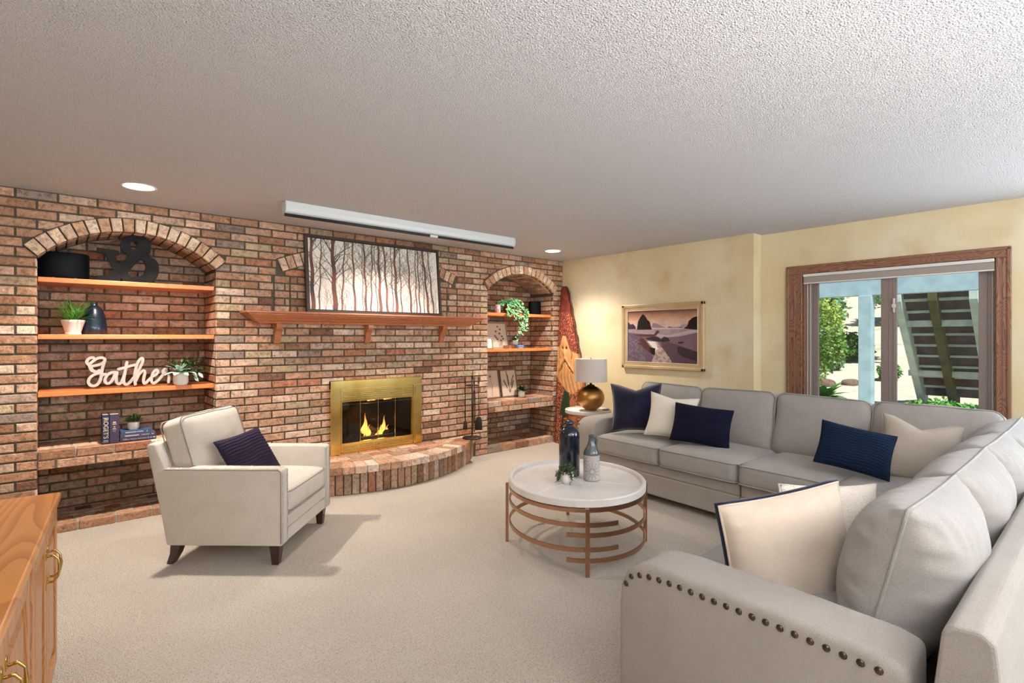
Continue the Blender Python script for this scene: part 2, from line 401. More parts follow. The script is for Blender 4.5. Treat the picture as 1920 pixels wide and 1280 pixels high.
# bricks
TINTS = [((204,166,136),5), ((198,156,124),5), ((212,178,148),4), ((188,146,114),5), ((178,136,104),3.5), ((220,192,164),2), ((162,120,90),1.8),
         ((188,162,138),1.6), ((176,150,120),2), ((192,168,130),1.6), ((140,102,78),.8), ((188,130,98),1.2), ((158,138,120),.7)]
TW = [t[1] for t in TINTS]
def brick_tint(k=1.0, rs=random):
    c = rs.choices(TINTS, TW)[0][0]; j = rs.uniform(.9, 1.08)*k
    return tuple(min(1, x*j*q) for x, q in zip(S(*c)[:3], (.98, .985, 1.07)))+(1,)
def polybrick(poly, origin, U, V_, N_, depth, ch=.004):
    """one brick: polygon base, chamfered face, slightly uneven"""
    n = len(poly); cx = sum(p[0] for p in poly)/n; cy = sum(p[1] for p in poly)/n
    o = Vector(origin); U = Vector(U); V_ = Vector(V_); N_ = Vector(N_)
    jit = [random.uniform(-.0012, .0012) for _ in poly]
    A = [o+U*a+V_*b for a, b in poly]
    B = [p+N_*(depth-ch) for p in A]; C = []
    for (a, b), j in zip(poly, jit):
        dx, dy = cx-a, cy-b; C.append(o+U*(a+math.copysign(min(ch, abs(dx)), dx))+V_*(b+math.copysign(min(ch, abs(dy)), dy))+N_*(depth+j))
    F = [tuple(range(2*n, 3*n))]
    for i in range(n):
        k = (i+1) % n; F += [(i, k, k+n, i+n), (i+n, k+n, k+2*n, i+2*n)]
    return [tuple(v) for v in A+B+C], F
class Bricks:
    """collects bricks; the largest in view become objects of their own, the rest one joined part"""
    def __init__(self): self.L = []
    def add(self, poly, origin, U, V_, N_, depth, k=1.0, ch=.004, tint=None, far=False):
        p = polybrick(poly, origin, U, V_, N_, depth, ch)
        n = len(poly); ar = abs(sum(poly[i][0]*poly[(i+1) % n][1]-poly[(i+1) % n][0]*poly[i][1] for i in range(n)))/2
        c = np.mean(np.array(p[0]), axis=0); d = float(np.linalg.norm(c-np.array([0, 0, CAMH])))
        self.L.append((ar/d/d*(0.0 if far else 1), p, tint or brick_tint(k)))
    def emit(self, parent, limit=300, rest='brickwork', name='brick', mat=None):
        L = sorted(self.L, key=lambda q: -q[0]); mat = mat or brickm
        big = [q for q in L[:limit] if q[0] > 0]; small = L[len(big):]
        for a, p, t in big: obj(name, p, mat, parent, tint=t)
        if small:
            V, F = join(*[q[1] for q in small]); tt = np.vstack([np.tile(np.array(q[2], dtype=np.float32), (len(q[1][0]), 1)) for q in small])
            obj(rest, (V, F), mat, parent, tint=tt, kind='stuff')
MOD, CH, JT = .224, H/36, .0125
def course(B, rows, lo, hi, origin, U, V_, N_, depth, phase=0, k=1.0, cuts=None, far=False, minlen=.03, clip=None):
    """running bond between lo(z) and hi(z) along U"""
    for r in rows:
        z0 = r*CH+JT/2; z1 = (r+1)*CH-JT/2
        if cuts is None: spans = [(lo, hi)]
        else: spans = cuts(z0, z1)
        for sp in spans:
            l0, h0 = sp[0], sp[1]
            a0, a1 = (l0 if isinstance(l0, tuple) else (l0, l0)); b0, b1 = (h0 if isinstance(h0, tuple) else (h0, h0))
            if min(b0, b1) <= max(a0, a1)-.2: continue
            off = (phase+(r % 2)*.5)*MOD; k0 = math.floor((min(a0, a1)-off)/MOD)
            x = k0*MOD+off
            pieces = []
            while x < max(b0, b1):
                l = (x+JT/2, x+JT/2); r_ = (x+MOD-JT/2, x+MOD-JT/2)
                l = (max(l[0], a0+JT/2*0), max(l[1], a1)); r_ = (min(r_[0], b0), min(r_[1], b1))
                if r_[0]-l[0] > 0.004 or r_[1]-l[1] > 0.004:
                    if max(r_[0]-l[0], r_[1]-l[1]) > minlen: pieces.append([l, r_])
                x += MOD
            for l, r_ in pieces:
                if clip and clip(B, l[0], r_[0], z0, z1, origin, U, V_, N_, depth+random.uniform(-.0015, .0025), k, far): continue
                l = list(l); r_ = list(r_)
                if r_[0] < l[0]+.004: r_[0] = l[0]+.004
                if r_[1] < l[1]+.004: r_[1] = l[1]+.004
                B.add([(l[0], z0), (r_[0], z0), (r_[1], z1), (l[1], z1)], origin, U, V_, N_, depth+random.uniform(-.0015, .0025), k, far=far)
# arches
RA, RISE = .854, .205
class Arch:
    def __init__(s, cx, zs, half, rise, thick):
        s.cx, s.half, s.rise = cx, half, rise; s.R = (half**2+rise**2)/(2*rise); s.zc = zs+rise-s.R; s.th = thick; s.zs = zs
        s.ang = math.asin(half/s.R)
    def xo(s, z, R):              # half width of the circle at height z
        q = R*R-(z-s.zc)**2; return math.sqrt(q) if q > 0 else None
AL = Arch((NL[0]+NL[1])/2, 1.978, .56, .238, .098)
AR = Arch((NR[0]+NR[1])/2, 1.995, .56, .215, .10)
AC = Arch(2.478, 2.005, .93, .19, .115)
FX0, FX1, FZ0, FZ1 = 1.985, 2.985, .265, .985
def arch_end(A): return (A.R+A.th)*math.sin(A.ang), A.zc+(A.R+A.th)*math.cos(A.ang)
def face_cuts(z0, z1):
    ex = []
    for A, N_ in ((AL, NL), (AR, NR)):
        end, zend = arch_end(A)
        if z1 < A.zs+.004: ex.append(((N_[0], N_[0]), (N_[1], N_[1])))
        elif z0 < zend:            # rows beside the springer: slanted ends
            def hw(z): return A.half if z < A.zs else A.half+(end-A.half)*min(1, (z-A.zs)/(zend-A.zs))+.009
            ex.append(((A.cx-hw(z0), A.cx-hw(z1)), (A.cx+hw(z0), A.cx+hw(z1))))
    if z1 < AC.zs and z0 > 1.62:   # upright joints that frame the relief panel
        for x in (AC.cx-1.0, AC.cx-.86, AC.cx+.86, AC.cx+1.0): ex.append(((x-.007, x-.007), (x+.007, x+.007)))
    if z0 > FZ0-.05 and z1 < FZ1-.005: ex.append(((FX0+.02, FX0+.02), (FX1-.02, FX1-.02)))
    if z1 < .26: ex.append(((1.215, 1.215), (3.742, 3.742)))       # behind the hearth
    ex.sort(key=lambda e: e[0][0]+e[0][1]); sp = []; cur = (-2.6, -2.6)
    for a, b in ex:
        if a[0] > cur[0] or a[1] > cur[1]: sp.append((cur, (max(a[0], cur[0]), max(a[1], cur[1]))))
        cur = (max(cur[0], b[0]), max(cur[1], b[1]))
    sp.append((cur, (XW-.002, XW-.002))); return sp
def arch_clip(B, l, r, z0, z1, origin, U, V_, N_, depth, k, far):
    """shape the bricks that meet an arch to its curve; True when this brick was handled"""
    hit = None
    for A in (AL, AR, AC):
        end, zend = arch_end(A)
        if l < A.cx+end and r > A.cx-end and z1 > (zend if A is not AC else A.zs) and z0 < A.zc+A.R+A.th+.01: hit = A
    if not hit: return False
    A = hit; end, zend = arch_end(A); Ro = A.R+A.th+.009; Ri = A.R-.009; xs = np.linspace(l, r, 15)
    def runs(f):                   # f(x) -> (low, high) of the brick at x
        run = []
        for x in list(xs)+[None]:
            if x is not None:
                lo, hi = f(x)
                if hi-lo > .006: run.append((x, lo, hi)); continue
            if len(run) > 2 and run[-1][0]-run[0][0] > .012:
                P = [(q[0], q[1]) for q in run]+[(q[0], q[2]) for q in run[::-1]]
                n = len(run); keep = [i for i in range(len(P)) if not (0 < i < len(P)-1 and i not in (n-1, n) and abs((P[i][1]-P[i-1][1])-(P[i+1][1]-P[i][1])) < 1e-7)]
                B.add([P[i] for i in keep], origin, U, V_, N_, depth, k, far=far)
            run = []
    def fo(x):
        d = abs(x-A.cx); t = A.zc+math.sqrt(max(0, Ro*Ro-d*d)) if d < end+.006 else -9
        return (max(z0, t), z1)
    def fi_(x):
        d = abs(x-A.cx); t = A.zc+math.sqrt(max(0, Ri*Ri-d*d)) if d < end-.05 else (z1 if d > end+.006 else z0)
        return (z0, min(z1, t))
    runs(fo)
    if A is AC and z0 < A.zc+Ri:
        runs(lambda x: fi_(x) if abs(x-A.cx) < end-.03 else (0, 0))
    return True
wb = bare('wall_back', kind='structure', label='brick wall with two arched alcoves around the fireplace')
Bf = Bricks(); YS = W+.010
course(Bf, range(36), 0, 0, (0, YS, 0), (1,0,0), (0,0,1), (0,-1,0), .010, phase=.518, cuts=face_cuts, clip=arch_clip)
# bricks beyond the frame on the left are never pieces of their own
Bf.L = [(0 if np.mean(np.array(q[1][0])[:, 0]) < -.5 else q[0], q[1], q[2]) for q in Bf.L]
Bf.emit(wb, 300)
def strip_poly(A, n=16):
    return [(A.cx+A.R*math.sin(t), A.zc+A.R*math.cos(t)) for t in [(-A.ang+2*A.ang*i/n) for i in range(n+1)]]
def slab(poly, y0, d, m, name, parent, **k):
    return obj(name, prism(poly, (0, y0, 0), (1,0,0), (0,0,1), (0,1,0), d), m, parent, **k)
mparts = []
def mp(poly, d=.03): mparts.append(prism(poly, (0, YS, 0), (1,0,0), (0,0,1), (0,1,0), d))
mp([(-2.6,0), (NL[0],0), (NL[0],H), (-2.6,H)]); mp([(NL[1],0), (FX0,0), (FX0,H), (NL[1],H)]); mp([(FX1,0), (NR[0],0), (NR[0],H), (FX1,H)])
mp([(NR[1],0), (XW,0), (XW,H), (NR[1],H)]); mp([(FX0,0), (FX1,0), (FX1,FZ0), (FX0,FZ0)]); mp([(FX0,FZ1), (FX1,FZ1), (FX1,H), (FX0,H)])
for A, N_ in ((AL, NL), (AR, NR)):
    P = strip_poly(A)
    P = [(min(max(x, N_[0]), N_[1]), z) for x, z in P]
    for a, b in zip(P, P[1:]): mp([a, b, (b[0], H), (a[0], H)])
obj('mortar_bed', join(*mparts), mortar, wb)
def arch_ring(A, n, parent, proud, back, cover=None):
    ar = bare('arch', parent); B = Bricks(); g = .0045/A.R
    for i in range(n):
        t0 = -A.ang+2*A.ang*i/n+g; t1 = -A.ang+2*A.ang*(i+1)/n-g
        if cover and cover(A.cx+A.R*math.sin((t0+t1)/2)): continue
        P = [(A.cx+R*math.sin(t), A.zc+R*math.cos(t)) for R, t in ((A.R, t0), (A.R, t1), (A.R+A.th, t1), (A.R+A.th, t0))]
        c = random.choice([(226,198,168), (214,182,150), (220,190,166), (204,166,134), (190,146,116), (228,206,180)])
        B.add(P, (0, W+back, 0), (1,0,0), (0,0,1), (0,-1,0), back+proud, tint=S(*c), ch=.005)
    B.emit(ar, 300); return ar
arch_ring(AL, 18, wb, .030, .09); arch_ring(AR, 18, wb, .030, .09)
arch_ring(AC, 28, wb, .014, .0, cover=lambda x: 1.80 < x < 3.16)
# alcoves
def alcove(N_, A, zl, name, vis_right=True, kerb=.06):
    """zl: top of the brick bench"""
    al = bare(name, wb); B = Bricks(); x0, x1 = N_; SL = []; PL = []
    d = .010; X0, X1, Y1 = x0-.01, x1+.01, YN+.01
    # back
    def cutb(z0, z1):
        if z1 > A.zc+A.R+.02: return []
        if z0 > A.zs:
            a = A.xo(z0, A.R) or .02; b = A.xo(z1, A.R) or .02; return [((A.cx-a, A.cx-b), (A.cx+a, A.cx+b))]
        return [(x0, x1)]
    course(B, range(0, 33), 0, 0, (0, Y1, 0), (1,0,0), (0,0,1), (0,-1,0), d, phase=.30, k=.88, cuts=cutb)  # k below one puts the alcove's shade into its wall brick tint
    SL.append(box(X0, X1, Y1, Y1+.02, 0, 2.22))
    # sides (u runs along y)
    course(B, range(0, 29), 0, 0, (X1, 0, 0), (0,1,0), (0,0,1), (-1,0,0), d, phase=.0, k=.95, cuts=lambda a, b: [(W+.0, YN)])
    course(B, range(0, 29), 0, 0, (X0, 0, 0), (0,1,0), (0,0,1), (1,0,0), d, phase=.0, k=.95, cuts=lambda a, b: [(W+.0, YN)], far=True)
    SL.append(box(X1, X1+.02, W+.006, Y1, 0, 2.0)); SL.append(box(X0-.02, X0, W+.006, Y1, 0, 2.0))
    # vault: rows of soffit bricks behind the front ring
    n = 18; g = .0045/A.R
    for j, (ya, yb) in enumerate(((W+.097, W+.205), (W+.212, W+.325), (W+.332, YN))):
        for i in range(n):
            t0 = -A.ang+2*A.ang*i/n+g; t1 = -A.ang+2*A.ang*(i+1)/n-g; t = (t0+t1)/2
            c = Vector((A.cx+(A.R+.012)*math.sin(t), 0, A.zc+(A.R+.012)*math.cos(t))); Uv = Vector((math.cos(t), 0, -math.sin(t))); Nv = Vector((-math.sin(t), 0, -math.cos(t)))
            hw = A.R*(t1-t0)/2
            B.add([(-hw, ya), (hw, ya), (hw, yb), (-hw, yb)], c, Uv, (0,1,0), Nv, .012, k=.95, far=(t < 0 or j == 2))
    P = [(A.cx+(A.R+.012)*math.sin(t), A.zc+(A.R+.012)*math.cos(t)) for t in [(-A.ang-.03+2*(A.ang+.03)*i/16) for i in range(17)]]
    for a, b in zip(P, P[1:]): SL.append(prism([a, b, (b[0], b[1]+.03), (a[0], a[1]+.03)], (0, W+.03, 0), (1,0,0), (0,0,1), (0,1,0), ND))
    # kerb and alcove floor
    PB = []
    x = x0
    while x < x1-.02:
        xe = min(x+MOD, x1); B.add([(x+JT/2, 0), (xe-JT/2, 0), (xe-JT/2, kerb), (x+JT/2, kerb)], (0, W+.09, 0), (1,0,0), (0,0,1), (0,-1,0), .092, k=1.02)
        x = xe
    y = W+.10
    for r, yy in enumerate((W+.10, W+.10+.118, W+.10+.236)):
        ye = min(yy+.108, YN); x = x0+(.06 if r % 2 else 0)-.03
        while x < x1-.02:
            a, b = max(x, x0)+JT/2, min(x+.118, x1)-JT/2
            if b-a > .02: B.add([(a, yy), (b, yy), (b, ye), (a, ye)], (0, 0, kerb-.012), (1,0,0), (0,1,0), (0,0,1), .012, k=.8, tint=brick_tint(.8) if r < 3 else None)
            x += .118
    PL.append(box(x0, x1, W+.006, YN, 0.001, kerb-.004))
    # bench: two courses in front, laid bricks on top
    for q, (za, zb, ph) in enumerate(((zl-2*CH, zl-CH, .55), (zl-CH, zl, .05))):
        x = x0-ph*MOD
        while x < x1:
            a, b = max(x, x0)+JT/2, min(x+MOD, x1)-JT/2
            if b-a > .03: B.add([(a, za+JT/2), (b, za+JT/2), (b, zb-JT/4), (a, zb-JT/4)], (0, W+.09, 0), (1,0,0), (0,0,1), (0,-1,0), .10, k=1.06)
            x += MOD
    x = x0-.03
    while x < x1-.01:
        a, b = max(x, x0)+JT/2, min(x+.11, x1)-JT/2
        if b-a > .02:
            B.add([(a, W+.096), (b, W+.096), (b, W+.30), (a, W+.30)], (0, 0, zl-.015), (1,0,0), (0,1,0), (0,0,1), .014, k=1.05)
            B.add([(a, W+.31), (b, W+.31), (b, YN), (a, YN)], (0, 0, zl-.015), (1,0,0), (0,1,0), (0,0,1), .014, k=1.0)
        x += .11
    PL.append(box(x0, x1, W+.012, YN, zl-2*CH+.006, zl-.004))
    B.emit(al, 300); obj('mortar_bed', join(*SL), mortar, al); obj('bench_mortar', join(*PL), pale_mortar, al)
    return al
alcove(NL, AL, .60, 'alcove'); alcove(NR, AR, .622, 'alcove', kerb=.082)
# hearth
hearth = thing('raised_hearth', 'raised brick hearth with a curved front below the fireplace', 'hearth')
HZ, HX, HA, HR = .262, 2.478, 4.372, 1.60; HCY = HA+HR
Bh = Bricks(); thE = math.acos((HCY-W)/HR); n = 27
for i in range(n):
    t0 = -thE+2*thE*i/n; t1 = -thE+2*thE*(i+1)/n; t = (t0+t1)/2; c = Vector((HX+HR*math.sin(t), HCY-HR*math.cos(t), 0))
    Uv = Vector((math.cos(t), math.sin(t), 0)); Vv = Vector((-math.sin(t), math.cos(t), 0)); hw = HR*(t1-t0)/2-.004; hw2 = (HR-.2)*(t1-t0)/2-.004
    Bh.add([(-hw, 0), (hw, 0), (hw2, .195), (-hw2, .195)], (c.x, c.y, HZ-.068), Uv, Vv, (0,0,1), .068, ch=.006, tint=brick_tint(1.05) if i % 5 else S(226,206,190))
n = 40
for i in range(n):                 # upright soldiers under the cap
    t0 = -thE+2*thE*i/n; t1 = -thE+2*thE*(i+1)/n; t = (t0+t1)/2; R_ = HR-.05
    c = Vector((HX+R_*math.sin(t), HCY-R_*math.cos(t), 0)); Uv = Vector((math.cos(t), math.sin(t), 0)); Nv = Vector((math.sin(t), -math.cos(t), 0)); hw = R_*(t1-t0)/2-.0045
    Bh.add([(-hw, .003), (hw, .003), (hw, HZ-.076), (-hw, HZ-.076)], c, Uv, (0,0,1), Nv, .014, ch=.005, tint=brick_tint(.82))
for r in range(3):                 # laid bricks behind the cap row
    y0 = W-.009-(r+1)*.118; y1 = y0+.11; x = 1.2+(.06 if r % 2 else 0)
    while x < 3.8:
        a, b = x+.004, x+.205
        q_ = HR-.204; cya, cyb = (HCY-math.sqrt(max(0, q_*q_-(v-HX)**2)) if abs(v-HX) < q_ else 99 for v in (a, b))
        ya_, yb_ = min(max(y0, cya), y1-.003), min(max(y0, cyb), y1-.003)
        if max(y1-ya_, y1-yb_) > .02: Bh.add([(a, ya_), (b, yb_), (b, y1), (a, y1)], (0, 0, HZ-.02), (1,0,0), (0,1,0), (0,0,1), .0195, ch=.004, tint=brick_tint(1.06))
        x += .213
Bh.L = [(q[0], ([(v[0], min(v[1], W-.003), v[2]) for v in q[1][0]], q[1][1]), q[2]) for q in Bh.L]
Bh.emit(hearth, 300)
P = [(HX+(HR-.052)*math.sin(t), HCY-(HR-.052)*math.cos(t)) for t in [(-thE+2*thE*i/40) for i in range(41)]]
P = [(x, min(y, W)) for x, y in P]
obj('mortar_bed', join(prism(P, (0,0,0), (1,0,0), (0,1,0), (0,0,1), HZ-.072)), mortar, hearth)
P2 = [(HX+(HR-.01)*math.sin(t), min(W, HCY-(HR-.01)*math.cos(t))) for t in [(-thE+2*thE*i/40) for i in range(41)]]
obj('cap_mortar', prism(P2, (0,0,HZ-.062), (1,0,0), (0,1,0), (0,0,1), .054), pale_mortar, hearth)

# ------------------------------------------------------------------ fireplace insert
fi = thing('fireplace_insert', 'polished brass fireplace insert with glass doors and a burning gas fire', 'fireplace', (2.485, W-.002, HZ+.001))
def L(*a): return box(*a)
hw, ht = .503, .722
fr = []
fr.append(bbox(-hw, -hw+.102, -.035, .0, .0, ht, .004)); fr.append(bbox(hw-.102, hw, -.035, 0, 0, ht, .004)); fr.append(bbox(-hw, hw, -.037, 0, ht-.085, ht, .004))
fr.append(bbox(-hw+.10, hw-.10, -.032, 0, 0, .012, .003))
obj('brass_frame', join(*fr), brass, fi)
def louver(name, z0, z1):
    q = obj(name, bbox(-hw+.104, hw-.104, -.030, -.004, z0, z1, .004), brass, fi)
    sl = [bbox(-hw+.13+c*.165, -hw+.13+c*.165+.145, -.036, -.028, z0+(z1-z0)*f-.003, z0+(z1-z0)*f+.003, .001, 1) for c in range(5) for f in (.3, .45, .6, .75)]
    obj('louver_slat', join(*sl), material('brass_louver_'+name, S(150,120,66), .3, 1), q, kind='stuff')
louver('upper_vent_panel', ht-.20, ht-.087); louver('lower_vent_panel', .014, .098)
obj('inner_trim', join(bbox(-hw+.104, -hw+.116, -.034, 0, .10, ht-.2, .002), bbox(hw-.116, hw-.104, -.034, 0, .10, ht-.2, .002), bbox(-hw+.104, hw-.104, -.036, 0, .098, .108, .002), bbox(-hw+.104, hw-.104, -.036, 0, ht-.212, ht-.2, .002)), brass, fi)
gx0, gx1, gz0, gz1 = -hw+.116, hw-.116, .108, ht-.212
for k in range(4):
    a = gx0+(gx1-gx0)*k/4; b = gx0+(gx1-gx0)*(k+1)/4
    dr = obj('glass_door', bbox(a+.003, b-.003, -.016, -.012, gz0+.004, gz1-.004, .001, 1), fire_glass, fi)
    obj('door_edge', join(box(a, a+.002, -.018, -.010, gz0, gz1), box(b-.002, b, -.018, -.010, gz0, gz1)), brass, dr)
for x in (-.09, .09):
    obj('door_handle', join(tube([(x-.05, -.034, gz1+.004), (x-.045, -.05, gz1-.002), (x+.045, -.05, gz1-.002), (x+.05, -.034, gz1+.004)], .006)), brass, fi, smooth=True)
obj('damper_knob', lathe([(.0, .018), (.007, .014), (.009, .006), (.005, 0)], 12), brass, fi, smooth=True, M=T(0, -.036, .055, rx=PI/2))
fbx = [box(-.46, .46, .42, .44, 0, .66), box(-.48, -.46, .02, .44, 0, .66), box(.46, .48, .02, .44, 0, .66), box(-.48, .48, .02, .44, .64, .66), box(-.48, .48, .0, .44, .0, .02)]
obj('firebox', join(*fbx), firebox, fi)
obj('door_track', join(tube([(gx0, -.002, gz1-.03), (gx1, -.002, gz1-.03)], .004), tube([(gx0+.2, .01, gz0+.03), (gx1-.2, .01, gz0+.03)], .004)), nickel_nail, fi)
def log(a, b, r, name='log'):
    n = 9; path = [Vector(a).lerp(Vector(b), i/(n-1))+Vector((0, 0, .006*math.sin(i*2.1))) for i in range(n)]
    obj(name, tube(path, [r*(1+.12*math.sin(i*1.7+a[0]*9)) for i in range(n)], 12), log_m, fi, smooth=True)
log((-.30, .24, .09), (.26, .27, .10), .048); log((-.24, .15, .075), (.30, .14, .075), .042); log((-.18, .12, .12), (.08, .30, .17), .032); log((.22, .13, .12), (.02, .30, .17), .03)
obj('log_grate', join(*[ribbon([(x, .06, .06), (x, .08, .035), (x, .34, .035), (x, .36, .1)], .012, .012, updir=(1,0,0)) for x in np.linspace(-.28, .28, 7)]), iron, fi)
def flame(x, y, z, w_, h, lean, n=10):
    prof = [.35, .8, 1.0, .92, .72, .5, .34, .2, .1, .02]; path = []
    for i in range(n):
        f = i/(n-1); path.append((x+lean*f*f+.012*math.sin(f*7+x*30), y+.008*math.sin(f*5), z+h*f))
    obj('flame', tube(path, [w_*p for p in prof], 10), flame_m, fi, smooth=True)
for a in ((-.065, .17, .11, .034, .25, .02), (-.10, .15, .105, .022, .09, -.02), (-.03, .16, .105, .028, .13, .025), (-.135, .17, .10, .03, .055, -.01),
          (.145, .18, .10, .032, .21, .035), (.115, .16, .09, .026, .13, .0), (.185, .17, .10, .022, .11, .03), (.085, .16, .085, .02, .07, -.02)): flame(*a)
light('fire_glow', 'POINT', (2.49, W+.17, HZ+.26), 2.2, (1, .55, .2), .06)

# ------------------------------------------------------------------ mantel shelf
mt = thing('mantel_shelf', 'long oak mantel shelf on three brackets above the fireplace', 'mantel', (2.455, W, 1.53))
rings = [(.103, .235, 0), (.098, .24, 0), (.088, .24, 0), (.083, .228, .012), (.080, .215, .025), (.074, .215, .025), (.068, .205, .034), (.052, .185, .052), (.036, .155, .082), (.030, .15, .087), (.026, .14, .095), (.014, .115, .12), (.008, .11, .125), (0, .105, .13)]
V, F = [], []
for (z, p, e) in rings:
    V += [(-1.262+e, 0, z), (-1.262+e, -p, z), (1.262-e, -p, z), (1.262-e, 0, z)]
for i in range(len(rings)-1):
    for k in range(4):
        a = i*4+k; b = i*4+(k+1) % 4; F.append((a, a+4, b+4, b))
F += [(0, 1, 2, 3), tuple((len(rings)-1)*4+k for k in (3,2,1,0))]
obj('moulded_board', (V, F), mantel_oak, mt)
for x in (-.955, -.085, .80):
    pr = [(0, 0), (.10, 0), (.098, -.03), (.085, -.05), (.055, -.07), (.042, -.10), (.036, -.13), (.022, -.155), (.018, -.178), (0, -.18)]
    obj('bracket', bevel(prism([(a, b) for a, b in pr], (x-.03, 0, 0), (0,-1,0), (0,0,1), (1,0,0), .06), .003, 1, 50), mantel_oak, mt)

# ------------------------------------------------------------------ flat pictures as coloured surfaces
def picture_mesh(img):
    """img: (rows, cols, 3) linear colours, row 0 on top -> unit grid in x (0..1), z (0..1) facing -y"""
    h, w_ = img.shape[:2]; xs, zs = np.meshgrid(np.linspace(0, 1, w_), np.linspace(1, 0, h))
    V = np.stack([xs.ravel(), np.zeros(h*w_), zs.ravel()], 1)
    i = np.arange((h-1)*(w_-1)); r, c = i//(w_-1), i % (w_-1); a = r*w_+c
    F = np.stack([a, a+w_, a+w_+1, a+1], 1)
    C = np.concatenate([img.reshape(-1, 3), np.ones((h*w_, 1))], 1)
    return V, F, C
def picture(name, img, w_, h, m, parent, M=None, label=None):
    V, F, C = picture_mesh(img); V = V*np.array([w_, 1, h])
    o = obj(name, (V.tolist(), F.tolist()), m, parent, M=M, tint=C, label=label); return o
def lin(c): return np.array(S(*c)[:3])
def seg(img, x0, y0, x1, y1, w0, w1, col, al=1.0):
    """draw a tapering stroke; coordinates in pixels"""
    h, w_ = img.shape[:2]; m = max(w0, w1)+1.5
    xa, xb = int(max(0, min(x0, x1)-m)), int(min(w_, max(x0, x1)+m+1)); ya, yb = int(max(0, min(y0, y1)-m)), int(min(h, max(y0, y1)+m+1))
    if xb <= xa or yb <= ya: return
    X, Y = np.meshgrid(np.arange(xa, xb), np.arange(ya, yb)); dx, dy = x1-x0, y1-y0; L2 = dx*dx+dy*dy+1e-6
    t = np.clip(((X-x0)*dx+(Y-y0)*dy)/L2, 0, 1); d = np.hypot(X-x0-t*dx, Y-y0-t*dy); r = w0+(w1-w0)*t
    a = (np.clip(r-d+.5, 0, 1)*np.clip(r*2+.2, 0, 1)*al)[..., None]
    img[ya:yb, xa:xb] = img[ya:yb, xa:xb]*(1-a)+np.asarray(col)*a
def vnoise(h, w_, cell, seed=0):
    r = np.random.default_rng(seed); gh, gw = int(h/cell)+3, int(w_/cell)+3; g = r.random((gh, gw))
    y, x = np.mgrid[0:h, 0:w_]/cell; yi, xi = y.astype(int), x.astype(int); fy, fx = y-yi, x-xi; fy = fy*fy*(3-2*fy); fx = fx*fx*(3-2*fx)
    return (g[yi, xi]*(1-fx)+g[yi, xi+1]*fx)*(1-fy)+(g[yi+1, xi]*(1-fx)+g[yi+1, xi+1]*fx)*fy
def forest():
    w_, h = 560, 280; y, x = np.mgrid[0:h, 0:w_]; fy = (y/h)[..., None]
    img = (lin((214,212,198))*(1-fy)+lin((250,238,230))*fy)*1.15
    img = img*(.93+.1*vnoise(h, w_, 40, 3)[..., None]); r = random.Random(5)
    def branch(x0, y0, ang, ln, wd, col, dep):
        for _ in range(int(ln/14)+1):
            x1 = x0+math.cos(ang)*14; y1 = y0-math.sin(ang)*14; seg(img, x0, y0, x1, y1, wd, wd*.85, col, .85)
            if dep and r.random() < .38: branch(x1, y1, ang+r.choice((-1, 1))*r.uniform(.3, .75), ln*r.uniform(.35, .6), wd*.6, col, dep-1)
            x0, y0 = x1, y1; ang += r.uniform(-.14, .14); wd *= .9
    dark = [lin((70,62,60)), lin((86,70,62)), lin((60,62,66)), lin((104,84,72))]
    for i in range(60): branch(r.uniform(0, w_), h+4, PI/2+r.uniform(-.15, .15), r.uniform(120, 260), r.uniform(.6, 1.1), lin((150,138,128)), 2)
    for i in range(34): branch(r.uniform(0, w_), h+4, PI/2+r.uniform(-.2, .2), r.uniform(70, 200), r.uniform(.7, 1.2), dark[i % 4], 2)
    trunks = [(.02, 7, 0), (.06, 2.6, .03), (.17, 8.5, -.005), (.215, 3, .04), (.31, 4.2, .0), (.37, 1.6, .01), (.395, 4.2, 0), (.43, 3, .03), (.48, 2, -.01), (.505, 6, 0), (.56, 4.5, -.01),
              (.605, 2.2, 0), (.635, 6, .0), (.675, 2.5, 0), (.755, 4, -.01), (.80, 2.6, .01), (.83, 3, 0), (.87, 1.8, 0), (.905, 5, -.03), (.95, 3.6, -.03)]
    for fx, wd, lean in trunks:
        x0 = fx*w_; cx = x0
        for k in range(30):
            y0, y1 = h-k*h/29, h-(k+1)*h/29; nx = x0+lean*w_*(k+1)/30+2.0*math.sin(k*.5+fx*40)
            f = k/30; g_ = .5+.5*math.sin(k*.45+fx*31)*math.sin(k*.17+fx*11); col = (lin((150,96,78))*g_+lin((84,80,80))*(1-g_))*(1-f*.3)
            seg(img, cx, y0, nx, y1, 1.15*wd*(1-.4*f), 1.15*wd*(1-.4*f), col, .95); cx = nx
            if k > 6 and r.random() < .5: branch(cx, y1, PI/2+r.choice((-1, 1))*r.uniform(.35, .8), r.uniform(40, 120), max(.7, wd*.25), lin((66,60,60)), 2)
    return np.clip(img, 0, 1)
def poly_mask(h, w_, P):
    """soft-edged polygon; P in 0..1 (x, y down)"""
    y, x = np.mgrid[0:h, 0:w_]; x = (x+.5)/w_; y = (y+.5)/h; ins = np.zeros((h, w_), bool); n = len(P)
    for i in range(n):
        x0, y0 = P[i]; x1, y1 = P[(i+1) % n]
        c = ((y0 > y) != (y1 > y)) & (x < (x1-x0)*(y-y0)/((y1-y0) if abs(y1-y0) > 1e-9 else 1e-9)+x0); ins ^= c
    return ins
